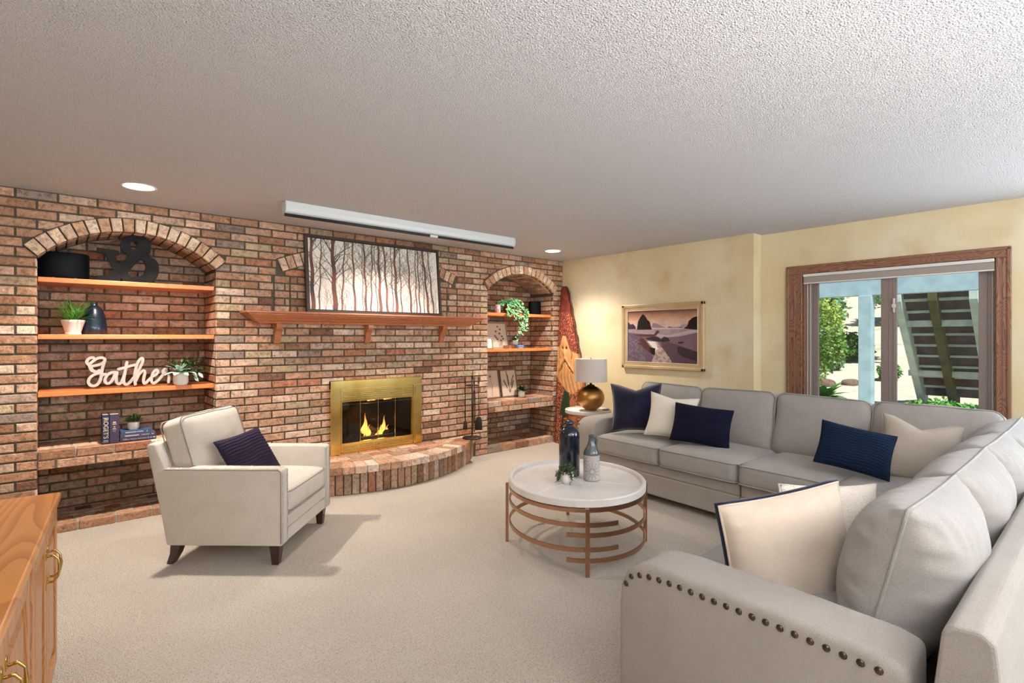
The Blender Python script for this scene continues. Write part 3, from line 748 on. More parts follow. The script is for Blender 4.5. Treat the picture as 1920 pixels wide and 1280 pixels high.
def seascape():
    w_, h = 300, 220; y, x = np.mgrid[0:h, 0:w_]; fx, fy = x/w_, y/h; img = np.zeros((h, w_, 3))
    def put(m, c, a=1.0):
        m = (m.astype(float)*a)[..., None]; img[:] = img*(1-m)+np.asarray(c)*m
    sky_ = [(0, (104,74,72)), (.08, (176,130,106)), (.2, (214,176,150)), (.33, (206,188,184))]
    for ch in range(3): img[..., ch] = np.interp(fy, [s[0] for s in sky_], [lin(s[1])[ch] for s in sky_])
    N1 = vnoise(h, w_, 22, 1); N2 = vnoise(h, w_, 7, 2); img *= (.88+.24*N1)[..., None]
    sea = fy > .335; seac = lin((170,150,158))[None, None]*(.8+.3*N1[..., None]); img[sea] = seac[sea]
    put((fy > .325) & (fy < .36), lin((220,206,208)), .7)
    put(poly_mask(h, w_, [(.36,.335), (.38,.24), (.44,.25), (.50,.30), (.58,.335)]), lin((134,116,124)), .8)
    put(poly_mask(h, w_, [(.74,.335), (.80,.27), (.86,.28), (.9,.335)]), lin((150,130,136)), .6)
    sand = poly_mask(h, w_, [(0,.42), (.3,.46), (.62,.50), (1,.40), (1,1), (0,1)]); put(sand, lin((122,96,108)), .9)
    put(poly_mask(h, w_, [(.35,.44), (.6,.48), (.86,.40), (1,.37), (1,.43), (.75,.50), (.5,.53)]), lin((206,186,190)), .7)
    put(poly_mask(h, w_, [(0,.42), (.2,.48), (.28,.62), (.36,.85), (.4,1), (0,1)]), lin((104,88,106)), .9)
    put(poly_mask(h, w_, [(.5,.56), (.74,.66), (1,.78), (1,1), (.6,1), (.52,.8)]), lin((92,72,82)), .85)
    put(poly_mask(h, w_, [(.28,.58), (.45,.60), (.52,.72), (.62,.9), (.66,1), (.36,1), (.42,.82)]), lin((196,178,172)), .95)
    m = poly_mask(h, w_, [(.28,.58), (.45,.60), (.52,.72), (.62,.9), (.66,1), (.36,1), (.42,.82)]) & (N2 > .58); put(m, lin((150,110,96)), .7)
    put(poly_mask(h, w_, [(.30,.59), (.42,.60), (.46,.74), (.42,.78), (.36,.68)]), lin((240,236,236)), .9)
    dk = lin((44,30,32)); mid = lin((92,62,56))
    put(poly_mask(h, w_, [(.14,.37), (.16,.20), (.20,.11), (.235,.06), (.27,.10), (.30,.17), (.34,.22), (.36,.34), (.38,.37)]), dk)
    put(poly_mask(h, w_, [(.81,.355), (.86,.31), (.88,.22), (.93,.16), (1,.13), (1,.385)]), dk)
    put(poly_mask(h, w_, [(0,.36), (0,.20), (.04,.26), (.08,.25), (.12,.30), (.13,.36)]), lin((72,56,64)))
    put(poly_mask(h, w_, [(.58,.335), (.62,.315), (.67,.33), (.8,.325), (.8,.34)]), lin((70,52,58)))
    put(poly_mask(h, w_, [(.08,.46), (.40,.46), (.43,.40), (.46,.38), (.48,.41), (.44,.47), (.38,.51), (.2,.50)]), mid)
    put(poly_mask(h, w_, [(.15,.62), (.20,.53), (.25,.54), (.34,.70), (.42,.73), (.41,.86), (.35,.82), (.26,.74), (.18,.72)]), mid)
    put(poly_mask(h, w_, [(.33,.72), (.42,.73), (.41,.86), (.36,.84)]), dk)
    put(poly_mask(h, w_, [(.27,.53), (.42,.50), (.46,.52), (.5,.56), (.54,.50), (.6,.52), (.63,.59), (.52,.60), (.44,.60), (.3,.56)]), dk, .85)
    put(poly_mask(h, w_, [(.74,.60), (.82,.60), (.80,.63), (.74,.63)]), dk, .9)
    put(poly_mask(h, w_, [(.73,.68), (.88,.73), (1,.79), (1,.95), (.8,.88), (.73,.80)]), lin((60,46,50)), .8)
    g = poly_mask(h, w_, [(0,.48), (.16,.52), (.26,.78), (.34,.98), (0,1)]) & (N2 > .55); put(g, lin((140,128,130)), .35)
    img *= (1-.35*np.clip(fy-.75, 0, 1)*2)[..., None]*(.94+.12*N2)[..., None]
    return np.clip(img, 0, 1)
def botanical(kind):
    w_, h = 90, 120; img = np.ones((h, w_, 3))*lin((206,186,168)); ink = lin((60,58,62)); r = random.Random(kind*7+1)
    if kind == 0:                  # one long-stemmed bloom
        seg(img, 40, 112, 44, 70, 1, .8, ink); seg(img, 44, 70, 36, 34, .8, .8, ink); seg(img, 42, 84, 26, 52, .7, .5, ink); seg(img, 44, 76, 54, 56, .6, .4, ink)
        for i in range(26): a = r.uniform(0, 2*PI); q = r.uniform(4, 15); seg(img, 36, 28, 36+q*math.cos(a), 26+q*.75*math.sin(a), 1.2, .6, lin((98,98,100)), .8)
    elif kind == 1:                # spray of budded twigs
        for a0, ln in ((100, 60), (70, 66), (125, 52), (52, 48), (88, 74)):
            x0, y0 = 46, 104; a = math.radians(a0)
            for k in range(9):
                x1 = x0+math.cos(a)*ln/9; y1 = y0-math.sin(a)*ln/9*1.3; seg(img, x0, y0, x1, y1, 1, .8, ink); a += r.uniform(-.15, .15)
                if k > 2:
                    for s in (-1, 1): b = a+s*.7; seg(img, x1, y1, x1+math.cos(b)*6, y1-math.sin(b)*7, 2.0, .7, ink)
                x0, y0 = x1, y1
    else:                          # scattered blossoms on thin stems
        for (x, y) in ((50,16), (60,30), (40,40), (56,50), (34,62), (66,64), (44,78), (60,84), (38,70), (70,76)):
            seg(img, 50, 114, x, y, .5, .4, lin((120,110,100)), .5)
            for i in range(5): a = i*2*PI/5+x; seg(img, x, y, x+4*math.cos(a), y+4*math.sin(a), 2, 1.4, ink if (x+y) % 3 else lin((98,90,96)))
    return img
# forest picture leaning on the mantel
P0 = Vector((1.738, 4.887, 1.636)); wF, hF = 1.468, .742
fpic = thing('forest_picture', 'wide dark-framed picture of bare winter trees standing on the mantel', 'picture', P0, rot=(-math.atan2(.075, hF), 0, math.radians(-.3)))
def frame_bars(w_, h, b, d, y0=0): return join(bbox(0, w_, y0, y0+d, 0, b, .002, 1), bbox(0, w_, y0, y0+d, h-b, h, .002, 1), bbox(0, b, y0, y0+d, b, h-b, .002, 1), bbox(w_-b, w_, y0, y0+d, b, h-b, .002, 1))
obj('frame', frame_bars(wF, hF, .026, .035), frame_dark, fpic)
picture('print', forest(), wF-.066, hF-.066, printm, fpic, M=T(.033, .010, .033))
obj('backing', box(.01, wF-.01, .018, .030, .01, hF-.01), frame_dark, fpic)
# seascape picture on the right wall: local x runs toward -y world, picture faces -x
sp = thing('seascape_picture', 'champagne framed beach picture with sea stacks and driftwood on the cream wall', 'picture', (XW-.012, 3.963, 1.04), rz=-PI/2)
wS, hS = 1.071, .752
obj('outer_frame', join(*[bbox(0, wS, -.03, .01, 0, .035, .006), bbox(0, wS, -.03, .01, hS-.035, hS, .006), bbox(0, .035, -.03, .01, .0, hS, .006), bbox(wS-.035, wS, -.03, .01, 0, hS, .006)]), frame_gold, sp)
obj('inner_frame', frame_bars(wS-.05, hS-.05, .052, .02, 0), frame_gold, sp, M=T(.025, -.018, .025))
obj('slip', frame_bars(wS-.14, hS-.14, .008, .016, 0), material('slip_pale', S(226,212,190), .4, .3), sp, M=T(.07, -.022, .07))
picture('print', seascape(), wS-.155, hS-.155, printm, sp, M=T(.0775, -.008, .0775))
obj('backing', box(.01, wS-.01, -.006, .008, .01, hS-.01), frame_dark, sp)

# ------------------------------------------------------------------ projection screen case, ceiling lights
ps = thing('projector_screen', 'long white retracted projection screen case hung under the ceiling', 'screen', (2.455, 4.16, H))
prf = [(-.04, 0), (.045, 0), (.05, -.03), (.048, -.07), (.03, -.09), (-.01, -.095), (-.035, -.08), (-.045, -.05)]
obj('housing', bevel(prism(prf, (-1.14, 0, 0), (0,1,0), (0,0,1), (1,0,0), 2.28), .004, 2, 25), white_plastic, ps)
for s in (-1, 1): obj('end_cap', bevel(prism([(a*1.1, b*1.05) for a, b in prf], (s*1.14-(.012 if s < 0 else 0), 0, 0), (0,1,0), (0,0,1), (1,0,0), .012), .003, 1), white_plastic, ps)
obj('weight_bar', tube([(-1.155, -.03, -.105), (1.13, -.03, -.105)], .0125, 10), blackm, ps, smooth=True)
obj('pull_tab', join(bbox(-.04, .04, -.05, -.018, -.118, -.098, .004)), white_plastic, ps, M=T(.16, 0, 0))
for nm, (x, y) in (('above the left alcove', (.424, 4.40)), ('by the right alcove', (4.485, 4.44))):
    rl = thing('recessed_light', 'round white recessed ceiling light '+nm, 'ceiling light', (x, y, H))
    obj('trim_ring', lathe([(.085, 0), (.103, 0), (.105, -.004), (.098, -.007), (.086, -.004), (.085, .0)], 36), can_trim, rl, smooth=True)
    obj('lens', lathe([(.0, -.0025), (.084, -.0025)], 32), can_emit, rl)
    light('can_beam', 'SPOT', (x, y, H-.02), 150 if x < 2 else 120, WARM, .05, direction=(0, -.03, -1), spot=128, blend=.9)

light('can_beam', 'SPOT', (2.45, 4.42, H-.02), 70, WARM, .05, direction=(0, -.03, -1), spot=128, blend=.9)   # the middle lamp sits behind the screen case
# ------------------------------------------------------------------ window, blind, trims
wn = bare('window_1', kind='structure', label='wide sliding window with brown frame')
def casing(name, p, m): return obj(name, p, m, wn)
cw = .145
def cas(y0, y1, z0, z1, horiz):
    if horiz: return join(bbox(XQ-.018, XQ, y0, y1, z0, z1, .004), bbox(XQ-.026, XQ, y0, y1, z1-.022, z1, .004), bbox(XQ-.022, XQ, y0, y1, z0, z0+.018, .004), bbox(XQ-.021, XQ, y0, y1, (z0+z1)/2-.008, (z0+z1)/2+.004, .003))
    return None
casing('casing', join(bbox(XQ-.018, XQ, WY0-.085, WY1+.145, WZ1+.0, WZ1+.078, .004), bbox(XQ-.027, XQ, WY0-.085, WY1+.145, WZ1+.056, WZ1+.08, .004), bbox(XQ-.023, XQ, WY0-.085, WY1+.145, WZ1, WZ1+.018, .004)), trim_oak_h)
for (a, b) in ((WY1, WY1+.145), (WY0-.085, WY0)):
    casing('casing', join(bbox(XQ-.018, XQ, a, b, 0, WZ1, .004), bbox(XQ-.027, XQ, (b-.024 if a > 1 else a), (b if a > 1 else a+.024), 0, WZ1+.07, .004), bbox(XQ-.023, XQ, (a if a > 1 else b-.018), (a+.018 if a > 1 else b), 0, WZ1, .004), bbox(XQ-.022, XQ, (a+b)/2-.008, (a+b)/2+.008, 0, WZ1, .003)), trim_oak)
casing('jamb', join(box(XQ, XQ+.05, WY0-.001, WY0+.012, WZ0, WZ1), box(XQ, XQ+.05, WY1-.012, WY1+.001, WZ0, WZ1), box(XQ, XQ+.05, WY0, WY1, WZ1-.012, WZ1+.001), box(XQ, XQ+.06, WY0, WY1, WZ0, WZ0+.02)), trim_oak)
fx = XQ+.05
casing('outer_frame', join(bbox(fx, fx+.09, WY0+.01, WY0+.055, WZ0, WZ1, .003), bbox(fx, fx+.09, WY1-.055, WY1-.01, WZ0, WZ1, .003), bbox(fx, fx+.09, WY0, WY1, WZ1-.05, WZ1, .003), bbox(fx, fx+.09, WY0, WY1, WZ0, WZ0+.05, .003)), vinyl)
casing('pale_track', join(box(fx-.004, fx+.01, WY1-.052, WY1-.046, WZ0, WZ1), box(fx-.004, fx+.01, WY1-.028, WY1-.02, WZ0, WZ1), box(fx-.004, fx+.01, WY0+.022, WY0+.03, WZ0, WZ1)), vinyl_l)
for nm, (a, b, xo) in (('sliding_sash', (1.29, WY1-.055, .045)), ('fixed_sash', (WY0+.055, 1.33, .008))):
    s1 = casing(nm, join(bbox(fx+xo, fx+xo+.035, a, a+.055, WZ0+.05, WZ1-.05, .003), bbox(fx+xo, fx+xo+.035, b-.045, b, WZ0+.05, WZ1-.05, .003), bbox(fx+xo, fx+xo+.035, a, b, WZ1-.09, WZ1-.05, .003), bbox(fx+xo, fx+xo+.035, a, b, WZ0+.05, WZ0+.11, .003)), vinyl)
    obj('pane', box(fx+xo+.016, fx+xo+.020, a+.05, b-.04, WZ0+.1, WZ1-.08), pane_glass, s1)
casing('meeting_stile', join(bbox(fx-.012, fx+.01, 1.250, 1.366, WZ0+.05, WZ1-.05, .004), bbox(fx-.016, fx, 1.300, 1.306, WZ0+.05, WZ1-.05, .002), bbox(fx-.016, fx, 1.268, 1.274, WZ0+.05, WZ1-.05, .002)), vinyl)
casing('latch', join(bbox(fx-.030, fx-.012, 1.262, 1.276, 1.62, 1.74, .003), bbox(fx-.034, fx-.012, 1.256, 1.284, 1.66, 1.69, .003)), vinyl_l)
rb = thing('roller_blind', 'rolled-up grey roller blind with a white cassette at the window top', 'blind', (XQ, (WY0+WY1)/2, WZ1))
hwb = (WY1-WY0)/2-.008
obj('cassette', bbox(-.03, .035, -hwb, hwb, -.030, -.004, .006), blind_w, rb)
obj('blind_fabric', bbox(-.016, .022, -hwb, hwb, -.088, -.030, .006), blind_f, rb)
obj('bottom_rail', bbox(-.02, .02, -hwb, hwb, -.097, -.086, .004), blind_w, rb)

# ------------------------------------------------------------------ outside
def ground():
    nx, ny = 60, 60; V, F = [], []
    for i in range(nx):
        for j in range(ny):
            x = XQ+.17+38*(i/(nx-1))**1.6; y = -24+60*j/(ny-1)
            z = -.02+max(0, x-6.4)*.098+ .0022*max(0, x-12)**2 + (.18*(mnoise.noise(Vector((x*.35, y*.35, 0))))*min(1, max(0, (x-8)/4)))
            V.append((x, y, z))
    for i in range(nx-1):
        for j in range(ny-1): a = i*ny+j; F.append((a, a+ny, a+ny+1, a+1))
    return V, F
def gz(x, y): return -.02+max(0, x-6.4)*.098+.0022*max(0, x-12)**2+(.18*(mnoise.noise(Vector((x*.35, y*.35, 0))))*min(1, max(0, (x-8)/4)))
obj('terrain', ground(), gravel, smooth=True, kind='structure')
def leaves(n, c, r, size, flat=1.0, shell=.5, seed=1, down=0):
    r_ = np.random.default_rng(seed); V, F = [], []
    for i in range(n):
        d = r_.normal(size=3); d /= np.linalg.norm(d); q = shell+(1-shell)*r_.random()**.6
        p = np.array(c)+d*np.array(r)*q*(.85+.3*mnoise.noise(Vector((d[0]*2.3+seed, d[1]*2.3, d[2]*2.3))))
        a = r_.normal(size=3); a /= np.linalg.norm(a); b = np.cross(a, r_.normal(size=3)); b /= np.linalg.norm(b)
        s = size*(.6+.8*r_.random()); k = len(V)
        V += [tuple(p-a*s), tuple(p+b*s*.45), tuple(p+a*s), tuple(p-b*s*.45)]; F.append((k, k+1, k+2, k+3))
    return V, F
def bush(name, label, cat, loc, r, n, size, m, group=None, trunk=None, seed=1):
    t = thing(name, label, cat, loc, group=group)
    obj('foliage', leaves(n, (0, 0, r[2]*(.9 if not trunk else 1)+(trunk or 0)), r, size, seed=seed), m, t, kind='stuff')
    obj('stem', join(*[tube([(0,0,-.05), (dx*.3, dy*.3, (trunk or 0)*.6+.1), (dx, dy, (trunk or 0)+r[2]*.9)], [.035*r[2]+.01, .025*r[2]+.008, .008], 6) for dx, dy in ((0,0), (.2*r[0], .15*r[1]), (-.2*r[0], .1*r[1]))]), bark, t, smooth=True)
    return t
bush('shrub', 'tall light green shrub outside the left half of the window', 'shrub', (9.4, 3.26, gz(9.4, 3.3)), (.6, .50, .80), 5200, .034, bush_m, trunk=.35, seed=3)
bush('tree', 'leafy tree at the top of the slope left of the deck post', 'tree', (22, 8.0, gz(22, 8)-.4), (2.0, 1.5, 1.5), 3800, .12, tree_m, trunk=.1, seed=5, group='trees on the far slope')
bush('tree', 'leafy tree at the top of the slope right of the deck post', 'tree', (23.5, 4.9, gz(23.5, 4.9)-.4), (2.0, 1.35, 1.9), 3800, .12, tree_m, trunk=.1, seed=6, group='trees on the far slope')
bush('tree', 'rounded tree on the slope behind the outdoor staircase', 'tree', (25, 1.4, gz(25, 1.4)-.4), (2.4, 1.8, 2.2), 3800, .13, tree_m, trunk=.1, seed=7, group='trees on the far slope')
bush('tree', 'leafy tree at the far left of the window view', 'tree', (24, 11.5, gz(24, 11.5)-.4), (2.4, 1.8, 2.2), 3800, .13, tree_m, trunk=.1, seed=8, group='trees on the far slope')
bush('shrub', 'dark green shrub at the foot of the slope left of the deck post', 'shrub', (15.5, 4.75, gz(15.5, 4.75)), (.75, .8, .42), 2400, .06, green1, seed=9)
bush('tree', 'feathery pale tree on the slope behind the left window pane', 'tree', (16, 5.15, gz(16, 5.15)), (.95, 1.15, .62), 2600, .06, tree_m, trunk=1.6, seed=15, group='trees on the far slope')
bush('tree', 'feathery pale tree on the slope right behind the deck post', 'tree', (15, 3.55, gz(15, 3.55)), (.7, .55, .7), 2200, .055, tree_m, trunk=1.2, seed=16, group='trees on the far slope')
bush('shrub', 'low grey-green shrub on the pale slope beside the deck post', 'shrub', (13.5, 4.35, gz(13.5, 4.3)), (.4, .3, .22), 900, .05, tree_m, seed=17)
bush('shrub', 'small green shrub on the pale slope just left of the stairs', 'shrub', (12.5, 3.0, gz(12.5, 3.0)), (.3, .22, .2), 800, .045, green1, seed=18)
for i_, (x_, y_, r_) in enumerate(((11.2, 3.72, .16), (11.5, 3.40, .12), (11.0, 3.95, .1))):
    rk = obj('garden_rock', rbox(r_*2, r_*2.2, r_*1.3, r_*.6, 5, (0,0,0), i_, .05, 4), material('rock_%d' % i_, S(120,98,82), .95, vary=(9, S(80,64,54), .45, .7)), smooth=True, M=T(x_, y_, gz(x_, y_)+r_*.15)); tag(rk, ('largest', 'middle', 'smallest')[i_]+' brown rock lying on the pale slope outside', 'rock')
bush('shrub', 'climbing shrub with pale leaves at the right edge of the window', 'shrub', (9.3, 1.07, 0.2), (.25, .085, 1.05), 1800, .028, tree_m, seed=12)
gc = obj('ground_cover', leaves(9000, (7.95, 1.40, .30), (.70, .66, .42), .03, seed=14, shell=.3), cover_m, kind='stuff'); tag(gc, 'bright green low ground cover under the stairs outside', 'plants')
pl = thing('planter', 'dark patio planter of broad green leaves outside the lower left window', 'planter', (7.6, 2.60, -.12))
obj('pot', lathe([(.13, 0), (.2, .02), (.27, .35), (.29, .74), (.27, .74), (.25, .70)], 24), material('planter_pot', S(48,46,44), .7, vary=(20, S(70,66,60), .4, .7)), pl, smooth=True)
def leaf(p, d, up, ln, wd, curl=.25, n=5):
    """one leaf blade from p along d; a bent strip with a centre fold"""
    p = Vector(p); d = Vector(d).normalized(); up = Vector(up); s = d.cross(up).normalized(); u = s.cross(d).normalized(); V, F = [], []
    for i in range(n+1):
        f = i/n; wv = wd*math.sin(PI*min(.98, f*.92+.05))**.8; q = p+d*ln*f-u*curl*ln*f*f
        V += [tuple(q-s*wv/2+u*wv*.12), tuple(q), tuple(q+s*wv/2+u*wv*.12)]
    for i in range(n):
        a = i*3; F += [(a, a+1, a+4, a+3), (a+1, a+2, a+5, a+4)]
    return V, F
r7 = random.Random(3)
for i in range(44):
    a = r7.uniform(0, 2*PI); e = r7.uniform(.25, 1.3)
    obj('leaf', leaf((.1*math.cos(a), .1*math.sin(a), .72), (math.cos(a)*math.cos(e), math.sin(a)*math.cos(e), math.sin(e)), (0,0,1), r7.uniform(.16, .30), r7.uniform(.09, .13), .45), green1, pl, smooth=True)
# deck beam, post, stairs
BX = 8.5
dk = thing('deck', 'blue-grey painted deck beam resting on a post outside the window', 'deck')
obj('beam', bevel(prism([(-6, 1.985), (3.33, 1.985), (3.42, 2.05), (3.42, 2.30), (-6, 2.30)], (BX, 0, 0), (0,1,0), (0,0,1), (1,0,0), .09), .006, 1), deck_white, dk)
obj('post', bbox(BX-.03, BX+.12, 2.235, 2.395, gz(BX, 2.3)-.1, 1.985, .008), deck_white, dk)
for k in range(0): obj('deck_board', box(XQ+.17+k*.38, XQ+.17+k*.38+.37, -5, 3.4, 2.30, 2.33), deck_white, dk)
st = thing('outdoor_staircase', 'wooden garden staircase seen from below with brown risers and three stringers', 'stairs')
sx0, sz0, sx1, sz1 = 8.95, 2.10, 10.42, .50; NS = 10
for nm, y, m in (('stringer', 2.055, deck_pale), ('stringer', 1.24, deck_pale), ('stringer', 1.665, deck_green)):
    wv = .045 if m is deck_pale else .05
    obj(nm, bevel(prism([(sx0, sz0+.04), (sx0, sz0-.20), (sx1-.02, sz1-.20), (sx1+.14, sz1-.20), (sx1+.14, sz1+.0)], (0, y-wv, 0), (1,0,0), (0,0,1), (0,1,0), 2*wv), .004, 1), m, st)
for k in range(NS):
    x = sx0+(sx1-sx0)*k/NS; z = sz0+(sz1-sz0)*k/NS
    obj('tread', bbox(x-.02, x+.20, 1.25, 2.05, z-.03, z+.005, .004), deck_pale, st)
    obj('riser', bbox(x+.15, x+.17, 1.25, 2.05, z-.17, z-.03, .003), deck_brown, st)
for x, z in ((9.30, 1.60), (9.98, .86)): obj('cross_brace', bbox(x-.04, x-.01, 1.17, 2.14, z-.045, z+.045, .004), deck_pale, st)
obj('handrail_board', join(bbox(sx0-.1, sx0-.06, 1.0, 1.16, .3, 2.0, .004)), deck_pale, st)

# ------------------------------------------------------------------ sectional sofa
sofa = thing('sectional_sofa', 'large grey-beige L-shaped sectional sofa under the window', 'sofa', (3.74, 1.18, 0))
SI = Matrix.Translation((-3.74, -1.18, 0))
def so(name, p, m, M, **k): return obj(name, p, m, sofa, M=SI @ M, **k)
FA = math.radians(3.4)
def FM(u, v, z): 
    """far run: u along the run away from the corner, v toward the wall"""
    return Matrix(((math.sin(FA), math.cos(FA), 0, 3.74+math.sin(FA)*u+math.cos(FA)*v), (math.cos(FA), -math.sin(FA), 0, 1.18+math.cos(FA)*u-math.sin(FA)*v), (0, 0, 1, z), (0, 0, 0, 1)))
def NMx(x, y, z): return Matrix.Translation((x, y, z))
def piped(name, dims, r, crown, m, M, seed, wr=.004, edges=('top', 'bottom'), sink=.0):
    sx, sy, sz = dims
    o = so(name, rbox(sx, sy, sz, r, 9, crown, seed, wr, 7), m, M, smooth=True)
    for e in edges:
        z = (sz/2-r*.45) if e == 'top' else -(sz/2-r*.45)
        obj('piping', tube(rrect(sx+.004-.0, sy+.004, r*1.1, z, 6), .0045, 6, closed=True), m, o, smooth=True)
    return o
# bases
ux = 2.34
so('base', join(bbox(1.56, 2.46, .24, 1.165, .06, .235, .012), bbox(2.465, 3.735, .24, 1.165, .06, .235, .012), bbox(1.57, 2.46, .26, 1.15, .235, .31, .01), bbox(2.465, 3.735, .26, 1.15, .235, .31, .01)), sofa_fab, Matrix())
so('base', join(bbox(.66, ux, .01, .92, .06, .235, .012), bbox(.66, ux, .02, .91, .235, .32, .01)), sofa_fab, FM(0, 0, 0))
so('base', join(bbox(.0, .645, .01, .92, .06, .235, .012), bbox(.0, .645, .02, .91, .235, .32, .01)), sofa_fab, FM(0, 0, 0))
so('corner_base', join(bbox(3.742, 4.70, .24, 1.175, .06, .31, .012)), sofa_fab, Matrix())
# seat cushions
for i, (a, b) in enumerate(((1.365, 2.075), (.668, 1.36), (.02, .662))):
    piped('seat_cushion', (b-a-.006, .74, .175), .045, (0, .012, .018), sofa_light, FM((a+b)/2, .355, .402), 3+i)
for i, (a, b) in enumerate(((1.765, 2.43), (2.436, 3.08), (3.086, 3.73))):
    piped('seat_cushion', (b-a-.006, .76, .175), .045, (0, .012, .018), sofa_light, NMx((a+b)/2, .80, .402), 7+i)
piped('corner_seat_cushion', (.98, .98, .175), .045, (0, .012, .02), sofa_light, NMx(4.24, .70, .402), 12)
# back frames
def backprof(x0, x1, th=.02): # profile across (y up), outer rear face leaning
    return [(0, .06), (.0, .62), (.012, .735), (.035, .752), (.085, .748), (.105, .73), (.13, .5), (.15, .30), (.15, .06)]
bp_ = backprof(0, 0)
so('back_frame', bevel(prism([(a+.165, b) for a, b in bp_], (1.545, 0, 0), (0,1,0), (0,0,1), (1,0,0), 3.30), .008, 2, 25), sofa_fab, Matrix(), smooth=False)
so('back_frame', bevel(prism([(1.01-a, b) for a, b in bp_], (-.93, 0, 0), (0,1,0), (0,0,1), (1,0,0), 3.26), .008, 2, 25), sofa_fab, FM(0, 0, 0))
# arms: side profile swept across the arm width
def arm(width):
    """x = across, y = depth measured from the front (0) to the back, z up"""
    P = [(0, .06), (0, .44), (.006, .51), (.03, .565), (.075, .603), (.13, .618), (.2, .622), (.55, .622), (.80, .615), (.86, .60), (.86, .06)]
    return bevel(prism(P, (0, 0, 0), (0,1,0), (0,0,1), (1,0,0), width), .022, 3, 35)
def nails(side_x, Pn, nrm, m, parent, r=.0095):
    dome = lathe([(0, .005), (r*.5, .0043), (r*.85, .002), (r, 0)], 10)
    me = None
    for (y, z) in Pn:
        q = Vector((side_x, y, z))
        if me is None:
            R = nrm.to_track_quat('Z', 'Y').to_matrix().to_4x4(); o = obj('nail_head', dome, m, parent, smooth=True, M=Matrix.Translation(q) @ R); me = o.data; RR = R
        else:
            o = bpy.data.objects.new('nail_head', me); COL.objects.link(o); o.parent = parent; o.matrix_local = Matrix.Translation(q) @ RR
def resample(P, step):
    out = [P[0]]; acc = 0
    for (a, b) in zip(P, P[1:]):
        a, b = Vector(a), Vector(b); L = (b-a).length; t = step-acc
        while t <= L: out.append(tuple(a.lerp(b, t/L))); t += step
        acc = L-(t-step)
    return out
an = so('arm', arm(.215), sofa_fab, Matrix(((1,0,0,1.545), (0,-1,0,1.195), (0,0,1,0), (0,0,0,1))), smooth=True, auto=40)
an.data.flip_normals()
trimP = [(.036, .525), (.052, .553), (.075, .568), (.11, .578), (.15, .582), (.22, .586), (.55, .586), (.83, .578)]
nails(-.002, resample(trimP, .0395), Vector((-1, 0, 0)), dark_nail, an, .0105)
af = so('arm', arm(.23), sofa_fab, Matrix(((math.cos(FA)*0+math.sin(FA), math.cos(FA), 0, 3.74+math.sin(FA)*2.10-math.cos(FA)*.02), (math.cos(FA), -math.sin(FA), 0, 1.18+math.cos(FA)*2.10+math.sin(FA)*.02), (0,0,1,0), (0,0,0,1))), smooth=True, auto=40)
af.data.flip_normals()
# front nails of the far arm run up the outer front edge
dn = lathe([(0, .005), (.005, .0043), (.0085, .002), (.0095, 0)], 10); me = None
for i, z in enumerate(np.arange(.12, .57, .0395)):
    yy = -.001 if z < .46 else .0+((z-.46)/.11)**2*.035
    M = Matrix.Translation((.205, yy, z)) @ Vector((0, -1, .0 if z < .46 else .5)).to_track_quat('Z', 'Y').to_matrix().to_4x4()
    if me is None: o = obj('nail_head', dn, dark_nail, af, smooth=True, M=M); me = o.data
    else: o = bpy.data.objects.new('nail_head', me); COL.objects.link(o); o.parent = af; o.matrix_local = M
# legs
for x, y in ((1.60, 1.10), (1.60, .25), (2.60, 1.1), (3.6, 1.1), (4.6, .3)):
    so('leg', bbox(-.03, .03, -.03, .03, 0, .065, .004), darkwood, NMx(x, y, 0))
for u, v in ((.70, .06), (.60, .06), (2.28, .06), (2.28, .86)):
    so('leg', bbox(-.03, .03, -.03, .03, 0, .065, .004), darkwood, FM(u, v, 0))
# back cushions
def back_cushion(w_, h, t, M, seed, m=sofa_light, **k):
    o = so('back_cushion', pillow(w_, h, t, n=40, pinch=.03, power=.5, wr=.018, wf=5, seed=seed, gather=.028, **k), m, M, smooth=True)
    obj('seam', tube(pillow_edge(w_, h, .03, 12), .0055, 6, closed=True), m, o, smooth=True)
    return o
def tilt(M, rx, ry=0, rz=0): return M @ Matrix.Rotation(rz, 4, 'Z') @ Matrix.Rotation(rx, 4, 'X') @ Matrix.Rotation(ry, 4, 'Y')
RB = Matrix.Rotation(PI, 4, 'Z')           # near cushions face +y
for i, (a, b, dz) in enumerate(((1.775, 2.46, 0), (2.45, 3.10, .0), (3.09, 3.74, .0), (3.73, 4.36, .0))):
    back_cushion(b-a, .52, .34, tilt(NMx((a+b)/2, .445, .665+dz) @ RB, math.radians(-13), math.radians((-1.5, 1, -1, 2)[i])), 21+i)
def FB(u, v, z, rx, ry=0):
    M = FM(u, v, z); R = Matrix(((math.sin(FA), math.cos(FA), 0, 0), (math.cos(FA), -math.sin(FA), 0, 0), (0,0,1,0), (0,0,0,1)))
    base = Matrix.Translation(M.to_translation()) @ Matrix.Rotation(-PI/2-FA, 4, 'Z')   # local -y faces the room (-x)
    return base @ Matrix.Rotation(rx, 4, 'X') @ Matrix.Rotation(ry, 4, 'Y')
for i, (a, b) in enumerate(((1.40, 2.10), (.72, 1.41), (.03, .73), (-.68, .04))):
    sx = b-a; M = FB((a+b)/2, .74, .685, math.radians(-12), math.radians((1, -1, 1, 0)[i]))
    o = so('back_cushion', rbox(sx, .20, .50, .07, 10, (.0, .045, .012), 31+i, .012, 5), sofa_light, M, smooth=True)
    for s in (-1,):
        ed = [(q[0], s*(.10-.028), q[1]) for q in rrect(sx+.002, .502, .075, 0, 6)]
        obj('piping', tube(ed, .0045, 6, closed=True), sofa_light, o, smooth=True)

